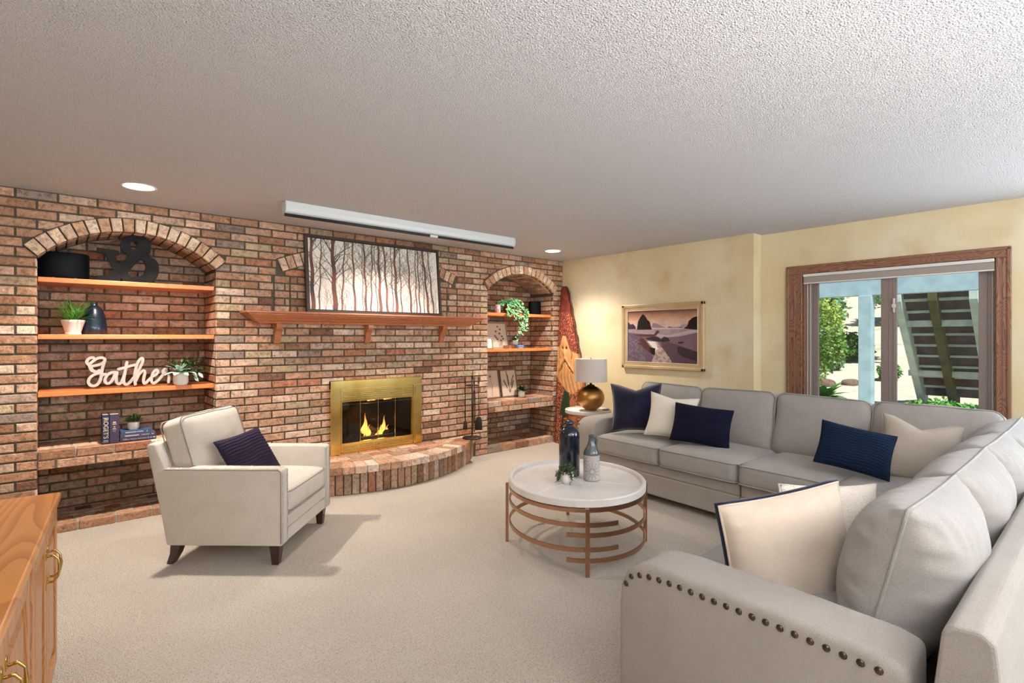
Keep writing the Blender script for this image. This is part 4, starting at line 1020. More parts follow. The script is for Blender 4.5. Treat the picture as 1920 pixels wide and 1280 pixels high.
# ------------------------------------------------------------------ throw pillows
def throw(name, label, pos, yaw, lean, roll, w_, h, t, m, seam=None, group=None, **k):
    """front (-y local) turned to yaw (degrees, direction the front faces)"""
    o = thing(name, label, 'pillow', pos, group=group)
    o.rotation_euler = (Matrix.Rotation(math.radians(yaw+90), 3, 'Z') @ Matrix.Rotation(math.radians(-lean), 3, 'X') @ Matrix.Rotation(math.radians(roll), 3, 'Y')).to_euler()
    pin = k.get('pinch', .10)
    obj('cover', pillow(w_, h, t, **k), m, o, smooth=True)
    obj('edge_seam', tube(pillow_edge(w_, h, pin, 12, chop=k.get('chop', 0)), .004, 6, closed=True), seam or m, o, smooth=True)
    return o
throw('throw_pillow', 'large square navy velvet pillow against the far arm of the sofa', atd(1193, 764, 4.98), 212, 16, -2, .475, .46, .17, navy_velvet, seed=1, pinch=.11, chop=.10, wr=.014, wf=6, n=34)
throw('throw_pillow', 'square ivory pillow between the two navy pillows on the far seat', atd(1259, 781, 4.68), 208, 22, 7, .42, .40, .15, ivory, seed=2, pinch=.12, chop=.04, wr=.01)
throw('throw_pillow', 'oblong navy pleated pillow in front of the ivory one', atd(1315, 797, 4.42), 205, 24, 6, .47, .33, .15, navy_pleat, seed=3, pleat=170, n=80, pinch=.06)
throw('throw_pillow', 'oblong deep blue pleated pillow in the sofa corner', atd(1602, 842, 3.44), 200, 24, 11, .42, .295, .14, blue_pleat, seed=4, pleat=170, n=80, pinch=.06)
throw('throw_pillow', 'flax coloured pillow with a deep dent in its top edge in the sofa corner', atd(1722, 846, 3.42), 196, 20, 8, .44, .43, .16, grey_linen, seed=5, pinch=.10, chop=.13, wr=.012, wf=6, n=34)
pb = throw('throw_pillow', 'fluffy ivory pillow behind the cream one near the front arm', atd(1556, 1002, 2.34), 240, 6, 3, .50, .44, .15, boucle, seed=6, pinch=.07, wr=.01)
pn = thing('throw_pillow', 'big cream pillow with a navy velvet reverse leaning behind the front arm', 'pillow', atd(1480, 1044, 1.93))
pn.rotation_euler = (Matrix.Rotation(math.radians(240+90), 3, 'Z') @ Matrix.Rotation(math.radians(-4), 3, 'X') @ Matrix.Rotation(math.radians(-7), 3, 'Y')).to_euler()
Vp, Fp = pillow(.50, .46, .17, n=34, pinch=.045, wr=.012, wf=6, seed=9, gather=.012)
half = len(Fp)//2
obj('cover', (Vp, Fp[:half]), cream_cot, pn, smooth=True); obj('reverse', (Vp, Fp[half:]), navy_velvet, pn, smooth=True, label='navy velvet reverse')
obj('edge_seam', tube(pillow_edge(.502, .462, .045, 12), .005, 6, closed=True), cream_cot, pn, smooth=True)
obj('reverse_welt', tube([(x, .012, z) for x, y, z in pillow_edge(.508, .468, .045, 12)], .009, 6, closed=True), navy_velvet, pn, smooth=True)

# ------------------------------------------------------------------ armchair (x forward, y left)
CA = math.radians(-42)
ch = thing('armchair', 'cream linen armchair with nailhead trim and dark legs by the left alcove', 'armchair', (1.035, 3.905, 0), rz=CA)
def co(name, p, m, M=None, **k): return obj(name, p, m, ch, M=M, **k)
hwC = .405; aw = .095
def chair_arm():
    P = [(.37, .125), (.37, .582), (.355, .594), (.30, .597), (-.36, .597), (-.41, .57), (-.405, .45), (-.345, .125)]
    return P
for s in (-1, 1):
    y0 = s*hwC-(aw if s > 0 else 0)
    a = co('arm', bevel(prism(chair_arm(), (0, y0, 0), (1,0,0), (0,0,1), (0,1,0), aw), .010, 2, 30), chair_fab, smooth=True, auto=50)
    # piping round the outer face and small nails down the front
    ym = y0+(aw if s > 0 else 0)
    obj('piping', tube([(.366, ym, .14), (.366, ym, .575), (.35, ym, .592), (-.36, ym, .592)], .0035, 6), piping, a, smooth=True)
    me = None; dnn = lathe([(0, .003), (.0045, .002), (.006, 0)], 8)
    for yy in (y0+.014, y0+aw-.014):
        for z in np.arange(.14, .585, .0125):
            M = Matrix.Translation((.3708, yy, z)) @ Vector((1, 0, 0)).to_track_quat('Z', 'Y').to_matrix().to_4x4()
            if me is None: o = obj('nail_head', dnn, nickel_nail, a, smooth=True, M=M); me = o.data
            else: o = bpy.data.objects.new('nail_head', me); COL.objects.link(o); o.parent = a; o.matrix_local = M
    if s < 0:
        for yy in (y0+.012, y0+aw-.012):
            for x in np.arange(-.36, .35, .0125):
                M = Matrix.Translation((x, yy, .5975)); o = bpy.data.objects.new('nail_head', me); COL.objects.link(o); o.parent = a; o.matrix_local = M
co('base', join(bbox(-.34, .362, -hwC+aw-.01, hwC-aw+.01, .125, .205, .008), bbox(-.34, .366, -hwC+aw-.01, hwC-aw+.01, .21, .285, .008)), chair_fab)
sc1 = co('seat_cushion', rbox(.70, 2*(hwC-aw)-.006, .165, .04, 9, (.012, 0, .022), 41, .004, 6), chair_fab, M=T(.025, 0, .372), smooth=True)
for z in (.06, -.06): obj('piping', tube(rrect(.704, 2*(hwC-aw)-.002, .045, z, 6), .0038, 6, closed=True), piping, sc1, smooth=True)
bpC = [(-.345, .125), (-.40, .40), (-.475, .735), (-.455, .752), (-.415, .745), (-.36, .60), (-.30, .42), (-.26, .30), (-.26, .125)]
co('back_panel', bevel(prism(bpC, (0, -hwC+.002, 0), (1,0,0), (0,0,1), (0,1,0), 2*hwC-.004), .010, 2, 25), chair_fab, smooth=True, auto=50)
bc = co('back_cushion', rbox(.155, .66, .54, .045, 10, (.03, 0, .012), 44, .008, 6), chair_fab, M=T(-.30, -.0, .625, ry=math.radians(-17)), smooth=True)
for x in (.065, -.065): obj('piping', tube([(x, q[0], q[1]) for q in rrect(.664, .544, .05, 0, 6)], .0038, 6, closed=True), piping, bc, smooth=True)
def taper_leg(lean):
    V = []
    for f, hw_ in ((0, .021), (.5, .0265), (1, .033)):
        ox = lean*(1-f)**1.6; z = .13*f
        V += [(ox-hw_, -hw_, z), (ox+hw_, -hw_, z), (ox+hw_, hw_, z), (ox-hw_, hw_, z)]
    F = [(3,2,1,0), (8,9,10,11)]+[(i*4+k, i*4+(k+1) % 4, (i+1)*4+(k+1) % 4, (i+1)*4+k) for i in (0, 1) for k in range(4)]
    return bevel((V, F), .003, 1, 40)
for x, y, ln in ((.315, -.355, 0), (.315, .355, 0), (-.30, -.355, -.045), (-.30, .355, -.045)): co('leg', taper_leg(ln), darkwood, M=T(x, y, 0))
throw('throw_pillow', 'dark plum ruched pillow on the cream armchair', ch.matrix_basis @ Vector((0, 0, 0)) if False else Vector((1.035, 3.905, 0))+Vector((math.cos(CA)*-.02+math.sin(CA)*.05, math.sin(CA)*-.02-math.cos(CA)*.05, .605)), -62, 32, -7, .38, .33, .13, plum_pleat, seed=8, pleat=150, n=80, pinch=.07)

# ------------------------------------------------------------------ coffee table
ct = thing('coffee_table', 'round white tray-top coffee table on rose gold rings and legs', 'coffee table', (2.712, 2.458, 0), rz=PI/2-YAW)
ct.scale = (1.07, .935, 1)          # local x points away from the photographer
R0 = .497; TT = .447
tp = obj('tray_top', lathe([(0, TT-.052), (R0-.012, TT-.052), (R0, TT-.045), (R0, TT-.006), (R0-.006, TT), (R0-.024, TT), (R0-.030, TT-.006), (R0-.034, TT-.022), (0, TT-.022)], 72), white_wood, ct, smooth=True, auto=35)
for a in (.15, 1.25, 2.35): obj('inlay_line', ribbon([(math.cos(a)*(R0-.04), math.sin(a)*(R0-.04), TT-.0216), (-math.cos(a)*(R0-.04), -math.sin(a)*(R0-.04), TT-.0216)], .0035, .0012), material('inlay_%d' % int(a*100), S(242,238,234), .4), tp)
def arc(R, z, a0, a1, n=40): return [(R*math.cos(math.radians(a0+(a1-a0)*i/n)), R*math.sin(math.radians(a0+(a1-a0)*i/n)), z) for i in range(n+1)]
obj('ring', ribbon(arc(R0-.008, TT-.064, 0, 360)[:-1], .014, .024, closed=True), rose, ct, smooth=False)
RL = R0+.014
for z, a0, a1 in ((.275, -196, -100), (.275, 0, 0),): pass
# three-quarter hoops at staggered heights, open where they pass a leg
for z, a0, a1 in ((.295, 20, 205), (.235, 165, 360), (.150, 20, 205), (.085, 165, 360)):
    obj('hoop', ribbon(arc(R0-.006, z, a0, a1), .008, .026), rose, ct)
for a in (180, 90, 270, 0):
    x, y = RL*math.cos(math.radians(a)), RL*math.sin(math.radians(a))
    obj('leg', xf(bbox(-.012, .010, -.013, .013, 0, TT-.046, .0015, 1), T(x, y, 0, rz=math.radians(a))), rose, ct)

def pot_plant(name, label, cat, loc, pot_p, pot_m, group=None):
    t = thing(name, label, cat, loc, group=group); obj('pot', pot_p, pot_m, t, smooth=True, auto=40); return t
zt = TT-.0225
p1 = atd(1067.5, 897, 986*(CAMH-zt)/(890-HORIZ)); p1.z = zt+.001
jug = thing('stoneware_jug', 'tall dark blue glazed jug with a small loop handle on the coffee table', 'jug', p1, rz=-YAW); jug.scale = (1.12, 1.12, 1.03)
obj('body', lathe([(0, 0), (.062, 0), (.066, .006), (.066, .27), (.063, .295), (.052, .318), (.034, .332), (.024, .340), (.0225, .348), (.028, .352), (.029, .362), (.024, .366), (.025, .374), (.019, .378), (.015, .376), (.014, .35)], 40), navy_cer, jug, smooth=True)
obj('handle', tube([(-.022, 0, .352), (-.036, 0, .358), (-.048, 0, .350), (-.052, 0, .335), (-.047, 0, .318), (-.040, 0, .31)], .0068, 8), navy_cer, jug, smooth=True)
p2 = atd(1109, 902, 986*(CAMH-zt)/(899-HORIZ)); p2.z = zt+.001
bo = thing('ceramic_bottle', 'short grey-glazed bottle with a flower-etched pale lower half on the coffee table', 'bottle', p2, rz=-YAW); bo.scale = (1.06, 1.06, 1.05)
obj('glazed_neck', lathe([(.052, .165), (.052, .170), (.047, .190), (.034, .213), (.023, .238), (.0185, .262), (.0165, .285), (.019, .290), (.017, .294), (.012, .292), (.011, .27)], 36), grey_cer, bo, smooth=True)
etch = np.ones((90, 200, 3))*lin((184,178,172))
for (cx, cy, R_) in ((48, 56, 9), (150, 50, 9), (100, 20, 7), (5, 20, 7), (198, 20, 7)):
    for q in range(24): a0, a1 = q*PI/12, (q+1)*PI/12; seg(etch, cx+R_*math.cos(a0), cy+R_*math.sin(a0), cx+R_*math.cos(a1), cy+R_*math.sin(a1), .8, .8, lin((120,122,128)))
    for q in range(12):
        a0 = q*PI/6; b0 = a0+.22; e = R_+22
        seg(etch, cx+R_*math.cos(a0-.2), cy+R_*math.sin(a0-.2), cx+e*math.cos(a0), cy+e*math.sin(a0), .7, .7, lin((136,136,140))); seg(etch, cx+R_*math.cos(b0), cy+R_*math.sin(b0), cx+e*math.cos(a0), cy+e*math.sin(a0), .7, .7, lin((136,136,140)))
V, F, C = picture_mesh(etch); V = [( .0525*math.cos(-PI+u*2*PI), .0525*math.sin(-PI+u*2*PI), .004+v*.162) for u, _, v in V]
obj('etched_body', (V, F.tolist()), printm, bo, smooth=True, tint=C)
obj('foot', lathe([(0, 0), (.046, 0), (.0525, .005), (.0525, .006)], 36), grey_cer, bo, smooth=True)
obj('handle', tube([(.018, 0, .275), (.032, 0, .272), (.036, 0, .258), (.032, 0, .242), (.023, 0, .237)], .006, 8), grey_cer, bo, smooth=True)
p3 = atd(1063, 905, 986*(CAMH-zt)/(905-HORIZ)); p3.z = zt+.001
sp_ = pot_plant('potted_succulent', 'trailing green succulent in a small round white pot on the coffee table', 'plant', p3, lathe([(0, 0), (.030, 0), (.041, .012), (.0455, .035), (.046, .082), (.043, .082), (.041, .070), (0, .070)], 30), white_ceramic)
def strands(seed, n, c, rad, drop, size, per=16, up=.02, angs=None):
    r_ = random.Random(seed); V, F = [], []; Ls = []
    for i in range(n):
        a = r_.uniform(0, 2*PI) if not angs else r_.choice(angs)+r_.uniform(-.3, .3); d = r_.uniform(.3, 1)*drop; e = rad*r_.uniform(.85, 1.15)
        for k in range(per):
            f = k/(per-1); x = c[0]+math.cos(a)*(e*min(1, f*2.2)+.006*f); y = c[1]+math.sin(a)*(e*min(1, f*2.2)+.006*f); z = c[2]+up*math.sin(min(1, f*2.2)*PI)*1.2-d*max(0, f-.3)/.7
            for q in range(2):
                dd = Vector((r_.uniform(-1, 1), r_.uniform(-1, 1), r_.uniform(-.6, 1))).normalized(); Ls.append(leaf((x+r_.uniform(-.003, .003), y+r_.uniform(-.003, .003), z), dd, (r_.uniform(-1, 1), .3, 1), size*r_.uniform(.7, 1.3), size*.55, .3, 2))
    return join(*Ls)
obj('foliage', join(strands(4, 34, (0, 0, .085), .046, .02, .016, 9, .024), strands(6, 10, (.0, -.0, .085), .058, .105, .0165, 20, .02, angs=(-YAW-.15, -YAW-.3, PI-YAW, -YAW-1.1, PI-YAW+.2))), green_suc, sp_, kind='stuff')
obj('soil', lathe([(0, .071), (.0405, .071)], 20), soil, sp_)

# ------------------------------------------------------------------ side table and lamp
tx, ty = 4.50, 3.90
sd = thing('side_table', 'round white-topped side table between the carved plank and the sofa', 'side table', (tx, ty, 0))
RS = .255; ZS = .603
obj('tray_top', lathe([(0, ZS-.042), (RS-.008, ZS-.042), (RS, ZS-.036), (RS, ZS-.004), (RS-.005, ZS), (RS-.016, ZS), (RS-.02, ZS-.012), (0, ZS-.012)], 56), white_wood, sd, smooth=True, auto=35)
obj('ring', ribbon(arc(RS-.012, ZS-.052, 0, 360)[:-1], .012, .016, closed=True), rose, sd)
for z in (.10, .26, .42): obj('hoop', ribbon(arc(RS-.02, z, 0, 360)[:-1], .006, .008, closed=True), rose, sd)
for a in (10, 100, 190, 280): obj('leg', xf(bbox(-.006, .006, -.010, .010, 0, ZS-.045, .001, 1), T((RS-.014)*math.cos(math.radians(a)), (RS-.014)*math.sin(math.radians(a)), 0, rz=math.radians(a))), rose, sd)
lp = thing('table_lamp', 'round gold lamp with a pale drum shade on the side table', 'lamp', (4.515, 3.872, ZS-.0115))
rr = .148
obj('globe_base', lathe([(0, 0), (.06, 0), (.064, .004)]+[(rr*1.02*math.sin(t), .140-.137*math.cos(t)) for t in np.linspace(.46, PI-.30, 26)]+[(.040, .274), (.040, .284), (.014, .286), (.012, .300)], 48), gold_lamp, lp, smooth=True)
obj('stem', join(tube([(0,0,.29), (0,0,.55)], .006, 10), tube([(0,0,.30), (0,0,.322)], .012, 12)), gold_lamp, lp, smooth=True)
obj('lamp_shade', lathe([(.182, .322), (.176, .575), (.172, .575), (.178, .322), (.182, .322)], 56), shade_m, lp, smooth=True, auto=40)
obj('shade_spider', join(tube([(-.172,0,.562), (.172,0,.562)], .0022, 6), tube([(0,-.172,.562), (0,.172,.562)], .0022, 6)), gold_lamp, lp)
obj('finial', lathe([(0, .59), (.007, .585), (.008, .575), (.004, .566), (.01, .562)], 14), gold_lamp, lp, smooth=True)
light('lamp_fill', 'POINT', (4.515, 3.872, ZS+.44), 1.2, WARM, .03)  # faint light added inside the lamp, whose own bulb is off
rc = thing('coaster', 'dark slim coaster lying on the side table beside the lamp', 'coaster', (4.655, 3.765, ZS-.0115), rz=.9)
obj('slab', bbox(-.04, .04, -.04, .04, 0, .006, .002), blackm, rc)

# ------------------------------------------------------------------ carved plank in the corner
ol = [(4.955, 0.0), (4.958, .55), (4.962, 1.276), (4.957, 1.64), (4.952, 1.93), (4.935, 2.07), (4.90, 2.095), (4.885, 2.085), (4.862, 2.09), (4.845, 2.07), (4.80, 1.93), (4.735, 1.704), (4.675, 1.491), (4.60, 1.212), (4.55, 1.007), (4.495, .805), (4.455, .638), (4.425, .40), (4.43, .15), (4.45, 0)]
left = sorted([p for p in ol[:7]], key=lambda p: p[1]); right = sorted(ol[6:], key=lambda p: p[1])
def edge(P, z): return float(np.interp(z, [p[1] for p in P], [p[0] for p in P]))
nu, nv = 56, 190; V, F, C = [], [], []
def blob(x, y, cx, cy, rx, ry): return math.exp(-(((x-cx)/rx)**2+((y-cy)/ry)**2))
for j in range(nv+1):
    z = 2.09*j/nv; a, b = edge(left, z), edge(right, z)+.006*math.sin(z*37)
    for i in range(nu+1):
        u = i/nu; y = a+(b-a)*u
        fxx = (u-.42)*2; fz = z            # face centred left of the middle
        d = .022*(1-abs(2*u-1)**3)
        nzv = mnoise.noise(Vector((y*14, z*14, 0))); nz2 = mnoise.noise(Vector((y*60, z*60, 3)))
        hat = 1.36+ .0; face_top = 1.44-.55*(u-.45)**2*3.0-(.10 if u > .72 else 0)
        face_top = float(np.interp(u, [0, .18, .32, .42, .52, .68, .85, 1], [1.27, 1.31, 1.42, 1.47, 1.43, 1.25, 1.21, 1.19]))
        face_bot = float(np.interp(u, [0, .2, .45, .65, .8, 1], [.88, .80, .70, .66, .72, .78]))
        col = lin((122,52,42))*(1+.4*nzv)
        if z > face_top: 
            if nz2 > .22 and z < 1.75: col = lin((176,128,90))
            d -= .004*nz2
        elif z > face_bot:
            col = lin((206,150,98))*(1+.18*nzv)
            d += .010*blob(u, z, .42, 1.30, .16, .10)        # brow
            eye = blob(u, z, .33, 1.262, .055, .022)+blob(u, z, .51, 1.262, .055, .022); d -= .016*eye
            if eye > .5: col = lin((74,44,28))
            d += .022*blob(u, z, .42, 1.20, .055, .05)       # nose
            mu = z-(1.12-.55*abs(u-.42)); 
            if abs(u-.42) < .30: d += .014*math.exp(-((mu-.02)/.022)**2); d -= .016*math.exp(-((mu+.02)/.010)**2); 
            if abs(mu+.02) < .008 and abs(u-.42) < .30: col = lin((96,56,34))
            g = math.sin((u-.42)*46+3*math.sin(z*9)+(z-1.1)*6); d += .003*g if z < 1.08 else 0
            if g < -.93 and z < 1.1: col = col*.62
            ring = math.hypot((u-.42)/.33, (z-1.24)/.20)
            if abs(ring-1) < .05 and z > 1.12: d -= .010; col = lin((112,66,40))
        else:
            if nz2 > .12 and .05 < u: col = lin((204,150,104))
            if .55 < u < .72 and z < .6: col = lin((176,110,72))*(1+.3*nz2)
            # painted fir tree
            tw = float(np.interp(z, [.36, .40, .55, .80, .88], [.03, .17, .15, .05, 0]))
            if z > .36 and abs(u-.36-(z-.4)*.25) < tw: col = lin((52,66,46))*(1+.3*math.sin(z*160+abs(u-.4)*60)); d += .005
            elif .26 < z <= .40 and abs(u-.30) < .03: col = lin((62,42,34))
        X = 5.055+.125*(z/2.09)-.022-d+.006*nzv*.5
        V.append((X, y, z)); C.append(tuple(np.clip(col, 0, 1))+(1,))
for j in range(nv):
    for i in range(nu): a = j*(nu+1)+i; F.append((a, a+nu+1, a+nu+2, a+1))
n0 = len(V)
rim = [j*(nu+1) for j in range(nv+1)]+[nv*(nu+1)+i for i in range(1, nu+1)]+[j*(nu+1)+nu for j in range(nv-1, -1, -1)]+[i for i in range(nu-1, 0, -1)]
for r_ in rim: v = V[r_]; V.append((5.055+.125*(v[2]/2.09)+.018, v[1], v[2])); C.append(tuple(lin((96,52,38)))+(1,))
m_ = len(rim)
for k in range(m_): F.append((rim[k], rim[(k+1) % m_], n0+(k+1) % m_, n0+k))
F.append(tuple(n0+k for k in range(m_-1, -1, -1)))
pk = obj('carved_plank', (V, F), santam, smooth=True, tint=np.array(C)); tag(pk, 'tall red wooden plank carved with a bearded face leaning in the corner', 'carving')

# ------------------------------------------------------------------ oak cabinet, lower left
CR = math.atan2(-.106, -1.318)+PI/2     # local frame: x runs along the front toward the camera
cb = thing('oak_cabinet', 'golden oak sideboard with raised-panel doors in the lower left foreground', 'cabinet', (.013, 2.897, 0))
fd = Vector((-.106, -1.318, 0)).normalized()
cb.rotation_euler = (0, 0, math.atan2(fd.y, fd.x))       # +x along the front toward the camera, -y is behind it, +y out to the right side
# local y: rotate +90 from x gives direction to the right of travel? computed below so that 'out' is the room side
out = Vector((-fd.y, fd.x, 0)); OS = 1 if out.x > 0 else -1
LC, DC = 1.66, .56
def cbx(x0, x1, o0, o1, z0, z1, r=.003, sg=1):
    a, b = sorted((OS*o0, OS*o1)); return bbox(x0, x1, a, b, z0, z1, r, sg)
obj('cabinet_top', cbx(-.0, LC+.02, -DC-.02, .0, .732, .762, .008, 3), cab_oak, cb)
obj('cabinet_body', join(cbx(.022, LC, -DC, -.045, .06, .732), cbx(.03, LC, -DC, -.07, 0, .06)), cab_face, cb)
obj('face_frame', join(cbx(.022, LC, -.046, -.03, .70, .732), cbx(.022, LC, -.046, -.03, .06, .10), *[cbx(a, b, -.046, -.03, .06, .732) for a, b in ((.022, .045), (.735, .80), (1.60, 1.66))]), cab_face, cb)
for i, (a, b) in enumerate(((.035, .385), (.39, .745), (.79, 1.205), (1.21, 1.62))):
    d = bare('door', cb); st_ = .055; z0, z1 = .085, .715
    pz = [cbx(a, a+st_, -.030, -.010, z0, z1), cbx(b-st_, b, -.030, -.010, z0, z1), cbx(a+st_, b-st_, -.030, -.010, z1-st_, z1), cbx(a+st_, b-st_, -.030, -.010, z0, z0+st_)]
    obj('door_frame', join(*pz), cab_face, d)
    x0, x1, y0, y1 = a+st_, b-st_, z0+st_, z1-st_
    V = []
    for (ins, o) in ((.0, -.026), (.008, -.026), (.045, -.013), (.05, -.013)):
        V += [(x0+ins, OS*o, y0+ins), (x1-ins, OS*o, y0+ins), (x1-ins, OS*o, y1-ins), (x0+ins, OS*o, y1-ins)]
    F = [(k*4+q, k*4+(q+1) % 4, k*4+4+(q+1) % 4, k*4+4+q) for k in range(3) for q in range(4)]+[(12, 13, 14, 15)]
    obj('raised_panel', (V, F), cab_face, d)
    hx = (b-.026) if i % 2 == 0 else (a+.026)
    zc = .585
    def bail():
        P = [(hx, OS*-.008, zc+.045), (hx, OS*.012, zc+.047), (hx, OS*.024, zc+.030), (hx, OS*.027, zc), (hx, OS*.024, zc-.030), (hx, OS*.012, zc-.047), (hx, OS*-.008, zc-.045)]
        pl_ = [xf(lathe([(0, .004), (.007, .004), (.010, .0015), (.011, 0)], 12), Matrix.Translation((hx, OS*-.010, zc+q)) @ Vector((0, OS, 0)).to_track_quat('Z', 'Y').to_matrix().to_4x4() @ Matrix.Diagonal((1, 1.9, 1, 1))) for q in (.052, -.052)]
        return join(tube(P, [.004, .0048, .0032, .0055, .0032, .0048, .004], 8), *pl_)
    obj('handle', bail(), brass_pull, d, smooth=True)

# ------------------------------------------------------------------ alcove shelves
for N_, zs, lb in ((NL, (1.838, 1.428, 1.014), 'left'), (NR, (1.708, 1.262), 'right')):
    for k, z in enumerate(zs):
        nm = {'left': ('topmost', 'middle', 'lowest')[k], 'right': ('upper', 'lower')[k] if lb == 'right' and k < 2 else ''}[lb]
        s = obj('alcove_shelf', bbox(N_[0]+.003, N_[1]-.003, W+.04, YN-.004, z-.036, z, .004), shelf_oak)
        tag(s, '%s honey oak shelf in the %s brick alcove' % (nm, lb), 'shelf')
Z1, Z2, Z3, ZB = 1.838, 1.428, 1.014, .602
Q1, Q2, QB = 1.708, 1.262, .624

def speaker(label, loc, r, h):
    t = thing('speaker', label, 'speaker', loc)
    obj('cabinet', lathe([(0, .012), (r-.006, .012), (r, .02), (r, h-.008), (r-.008, h), (0, h)], 48, sx=1.15, sy=.8), speakerm, t, smooth=True, auto=40)
    for a in (-2.2, -.9, .9, 2.2): obj('foot', lathe([(0, 0), (.010, 0), (.010, .009), (.007, .013)], 12), white_ceramic, t, M=T(r*.8*math.cos(a), r*.62*math.sin(a), 0), smooth=True)
    return t
q = at(113, 522, W+.225); speaker('wide black drum-shaped speaker at the left end of the topmost shelf', (q.x+.022, W+.225, Z1), .130, .20)
q = at(1003, 588, W+.25); speaker('black rounded speaker behind the ivy in the right alcove', (q.x+.005, W+.26, Q1), .085, .185)

# ampersand: outline with two holes, traced as one flat cut-out of metal sheet
def cutout(outer, holes, th):
    cu = bpy.data.curves.new('tmp', 'CURVE'); cu.dimensions = '2D'; cu.fill_mode = 'BOTH'; cu.extrude = th/2; cu.bevel_depth = .0015; cu.resolution_u = 6
    for P in [outer]+holes:
        s = cu.splines.new('BEZIER'); s.bezier_points.add(len(P)-1); s.use_cyclic_u = True
        for b, p in zip(s.bezier_points, P):
            b.co = (p[0], p[1], 0); kind = 'VECTOR' if len(p) > 2 else 'AUTO'; b.handle_left_type = kind; b.handle_right_type = kind
    o = bpy.data.objects.new('tmp', cu); COL.objects.link(o); bpy.context.view_layer.update()
    me = bpy.data.meshes.new_from_object(o); bpy.data.objects.remove(o); bpy.data.curves.remove(cu)
    V = [(v.co.x, v.co.z, v.co.y) for v in me.vertices]; F = [tuple(p.vertices)[::-1] for p in me.polygons]; bpy.data.meshes.remove(me); return V, F
KZ = 7.68; YP = W+.16
def azp(x, y): p = at(60+x/KZ, 430+y/KZ, YP); return (p.x, p.z)
O_ = [(935,235,1),(1250,285,1),(1245,340),(1205,345),(1200,390),(1245,470,1),(1375,345),(1300,290),(1275,190),(1310,110),(1400,70),(1500,60),(1620,90),(1700,170),(1700,290),(1690,372),(1780,420),(1820,520),(1815,620),(1760,710),(1650,755),(1500,745),(1370,710),(1290,680),(1215,715,1),(935,715,1),(940,640,1),(1110,625),(1170,550),(1130,480),(1080,380),(1050,330,1),(935,300,1)]
H1 = [(1410,200),(1430,150),(1470,145),(1515,160),(1520,200),(1505,245),(1465,268),(1420,250)]
H2 = [(1380,600,1),(1470,490),(1570,415),(1625,470),(1630,560),(1600,620),(1480,660),(1400,640)]
pts = [[(lambda a: (a[0], a[1])+tuple(p[2:]))(azp(p[0], p[1])) for p in P] for P in (O_, H1, H2)]
x0 = pts[0][0][0]; z0 = min(p[1] for p in pts[0])
pts = [[(p[0]-x0, p[1]-z0)+tuple(p[2:]) for p in P] for P in pts]
am = thing('ampersand_sign', 'dark metal ampersand-shaped sign on the topmost shelf', 'sign', (x0, YP, Z1+.001))
obj('cutout', cutout(pts[0], pts[1:], .022), amper, am)

def lathe_pot(h, r0, r1, rim=.004, band=0):
    P = [(0, 0), (r0, 0), (r0+.001, .004)]
    if band: P += [(r0+.003, .006), (r0+(r1-r0)*.82, h-band), (r1-.002, h-band+.001), (r1, h-.002), (r1, h)]
    else: P += [(r0+(r1-r0)*.6, h*.4), (r1, h-.002), (r1, h)]
    return P+[(r1-rim, h), (r1-rim-.002, h*.85), (0, h*.85)]
# grass pot
q = at(137, 626, W+.13)
gp = pot_plant('potted_grass', 'spiky green grass in a tapered white pot on the middle shelf', 'plant', (q.x, W+.13, Z2), lathe([(0,0),(.048,0),(.050,.008),(.046,.012),(.067,.088),(.070,.092),(.070,.108),(.066,.108),(.062,.09),(0,.09)], 36), pink_pot)
r8 = random.Random(8); Ls = []
for i in range(150):
    a = r8.uniform(0, 2*PI); e = r8.uniform(.35, 1.45)**1; d = Vector((math.cos(a)*math.cos(e), math.sin(a)*math.cos(e)*.8, math.sin(e)))
    ln = r8.uniform(.10, .215)*(1.0 if e > .6 else .9); Ls.append(leaf((r8.uniform(-.03, .03), r8.uniform(-.03, .03), .09), d, (-.2*math.cos(a), 0, 1), ln, .008, r8.uniform(.1, .5), 4))
obj('grass_blades', join(*Ls), green_grass, gp, kind='stuff'); obj('soil', lathe([(0,.09),(.062,.09)], 20), soil, gp)
q = at(176, 626, W+.20)
va = thing('ribbed_vase', 'dark blue ribbed vase with a narrow neck beside the potted grass', 'vase', (q.x, W+.20, Z2))
prof = [(0,0),(.078,0),(.083,.006),(.080,.06),(.070,.13),(.055,.19),(.038,.214),(.025,.225),(.023,.240),(.027,.247),(.022,.249),(.018,.24)]
V, F = lathe(prof, 72); V = [(x*(1+.03*math.sin(36*math.atan2(y, x)+z*60)*(1 if z < .2 else 0)), y*(1+.03*math.sin(36*math.atan2(y, x)+z*60)*(1 if z < .2 else 0)), z) for x, y, z in V]
obj('body', (V, F), vase_blue, va, smooth=True)

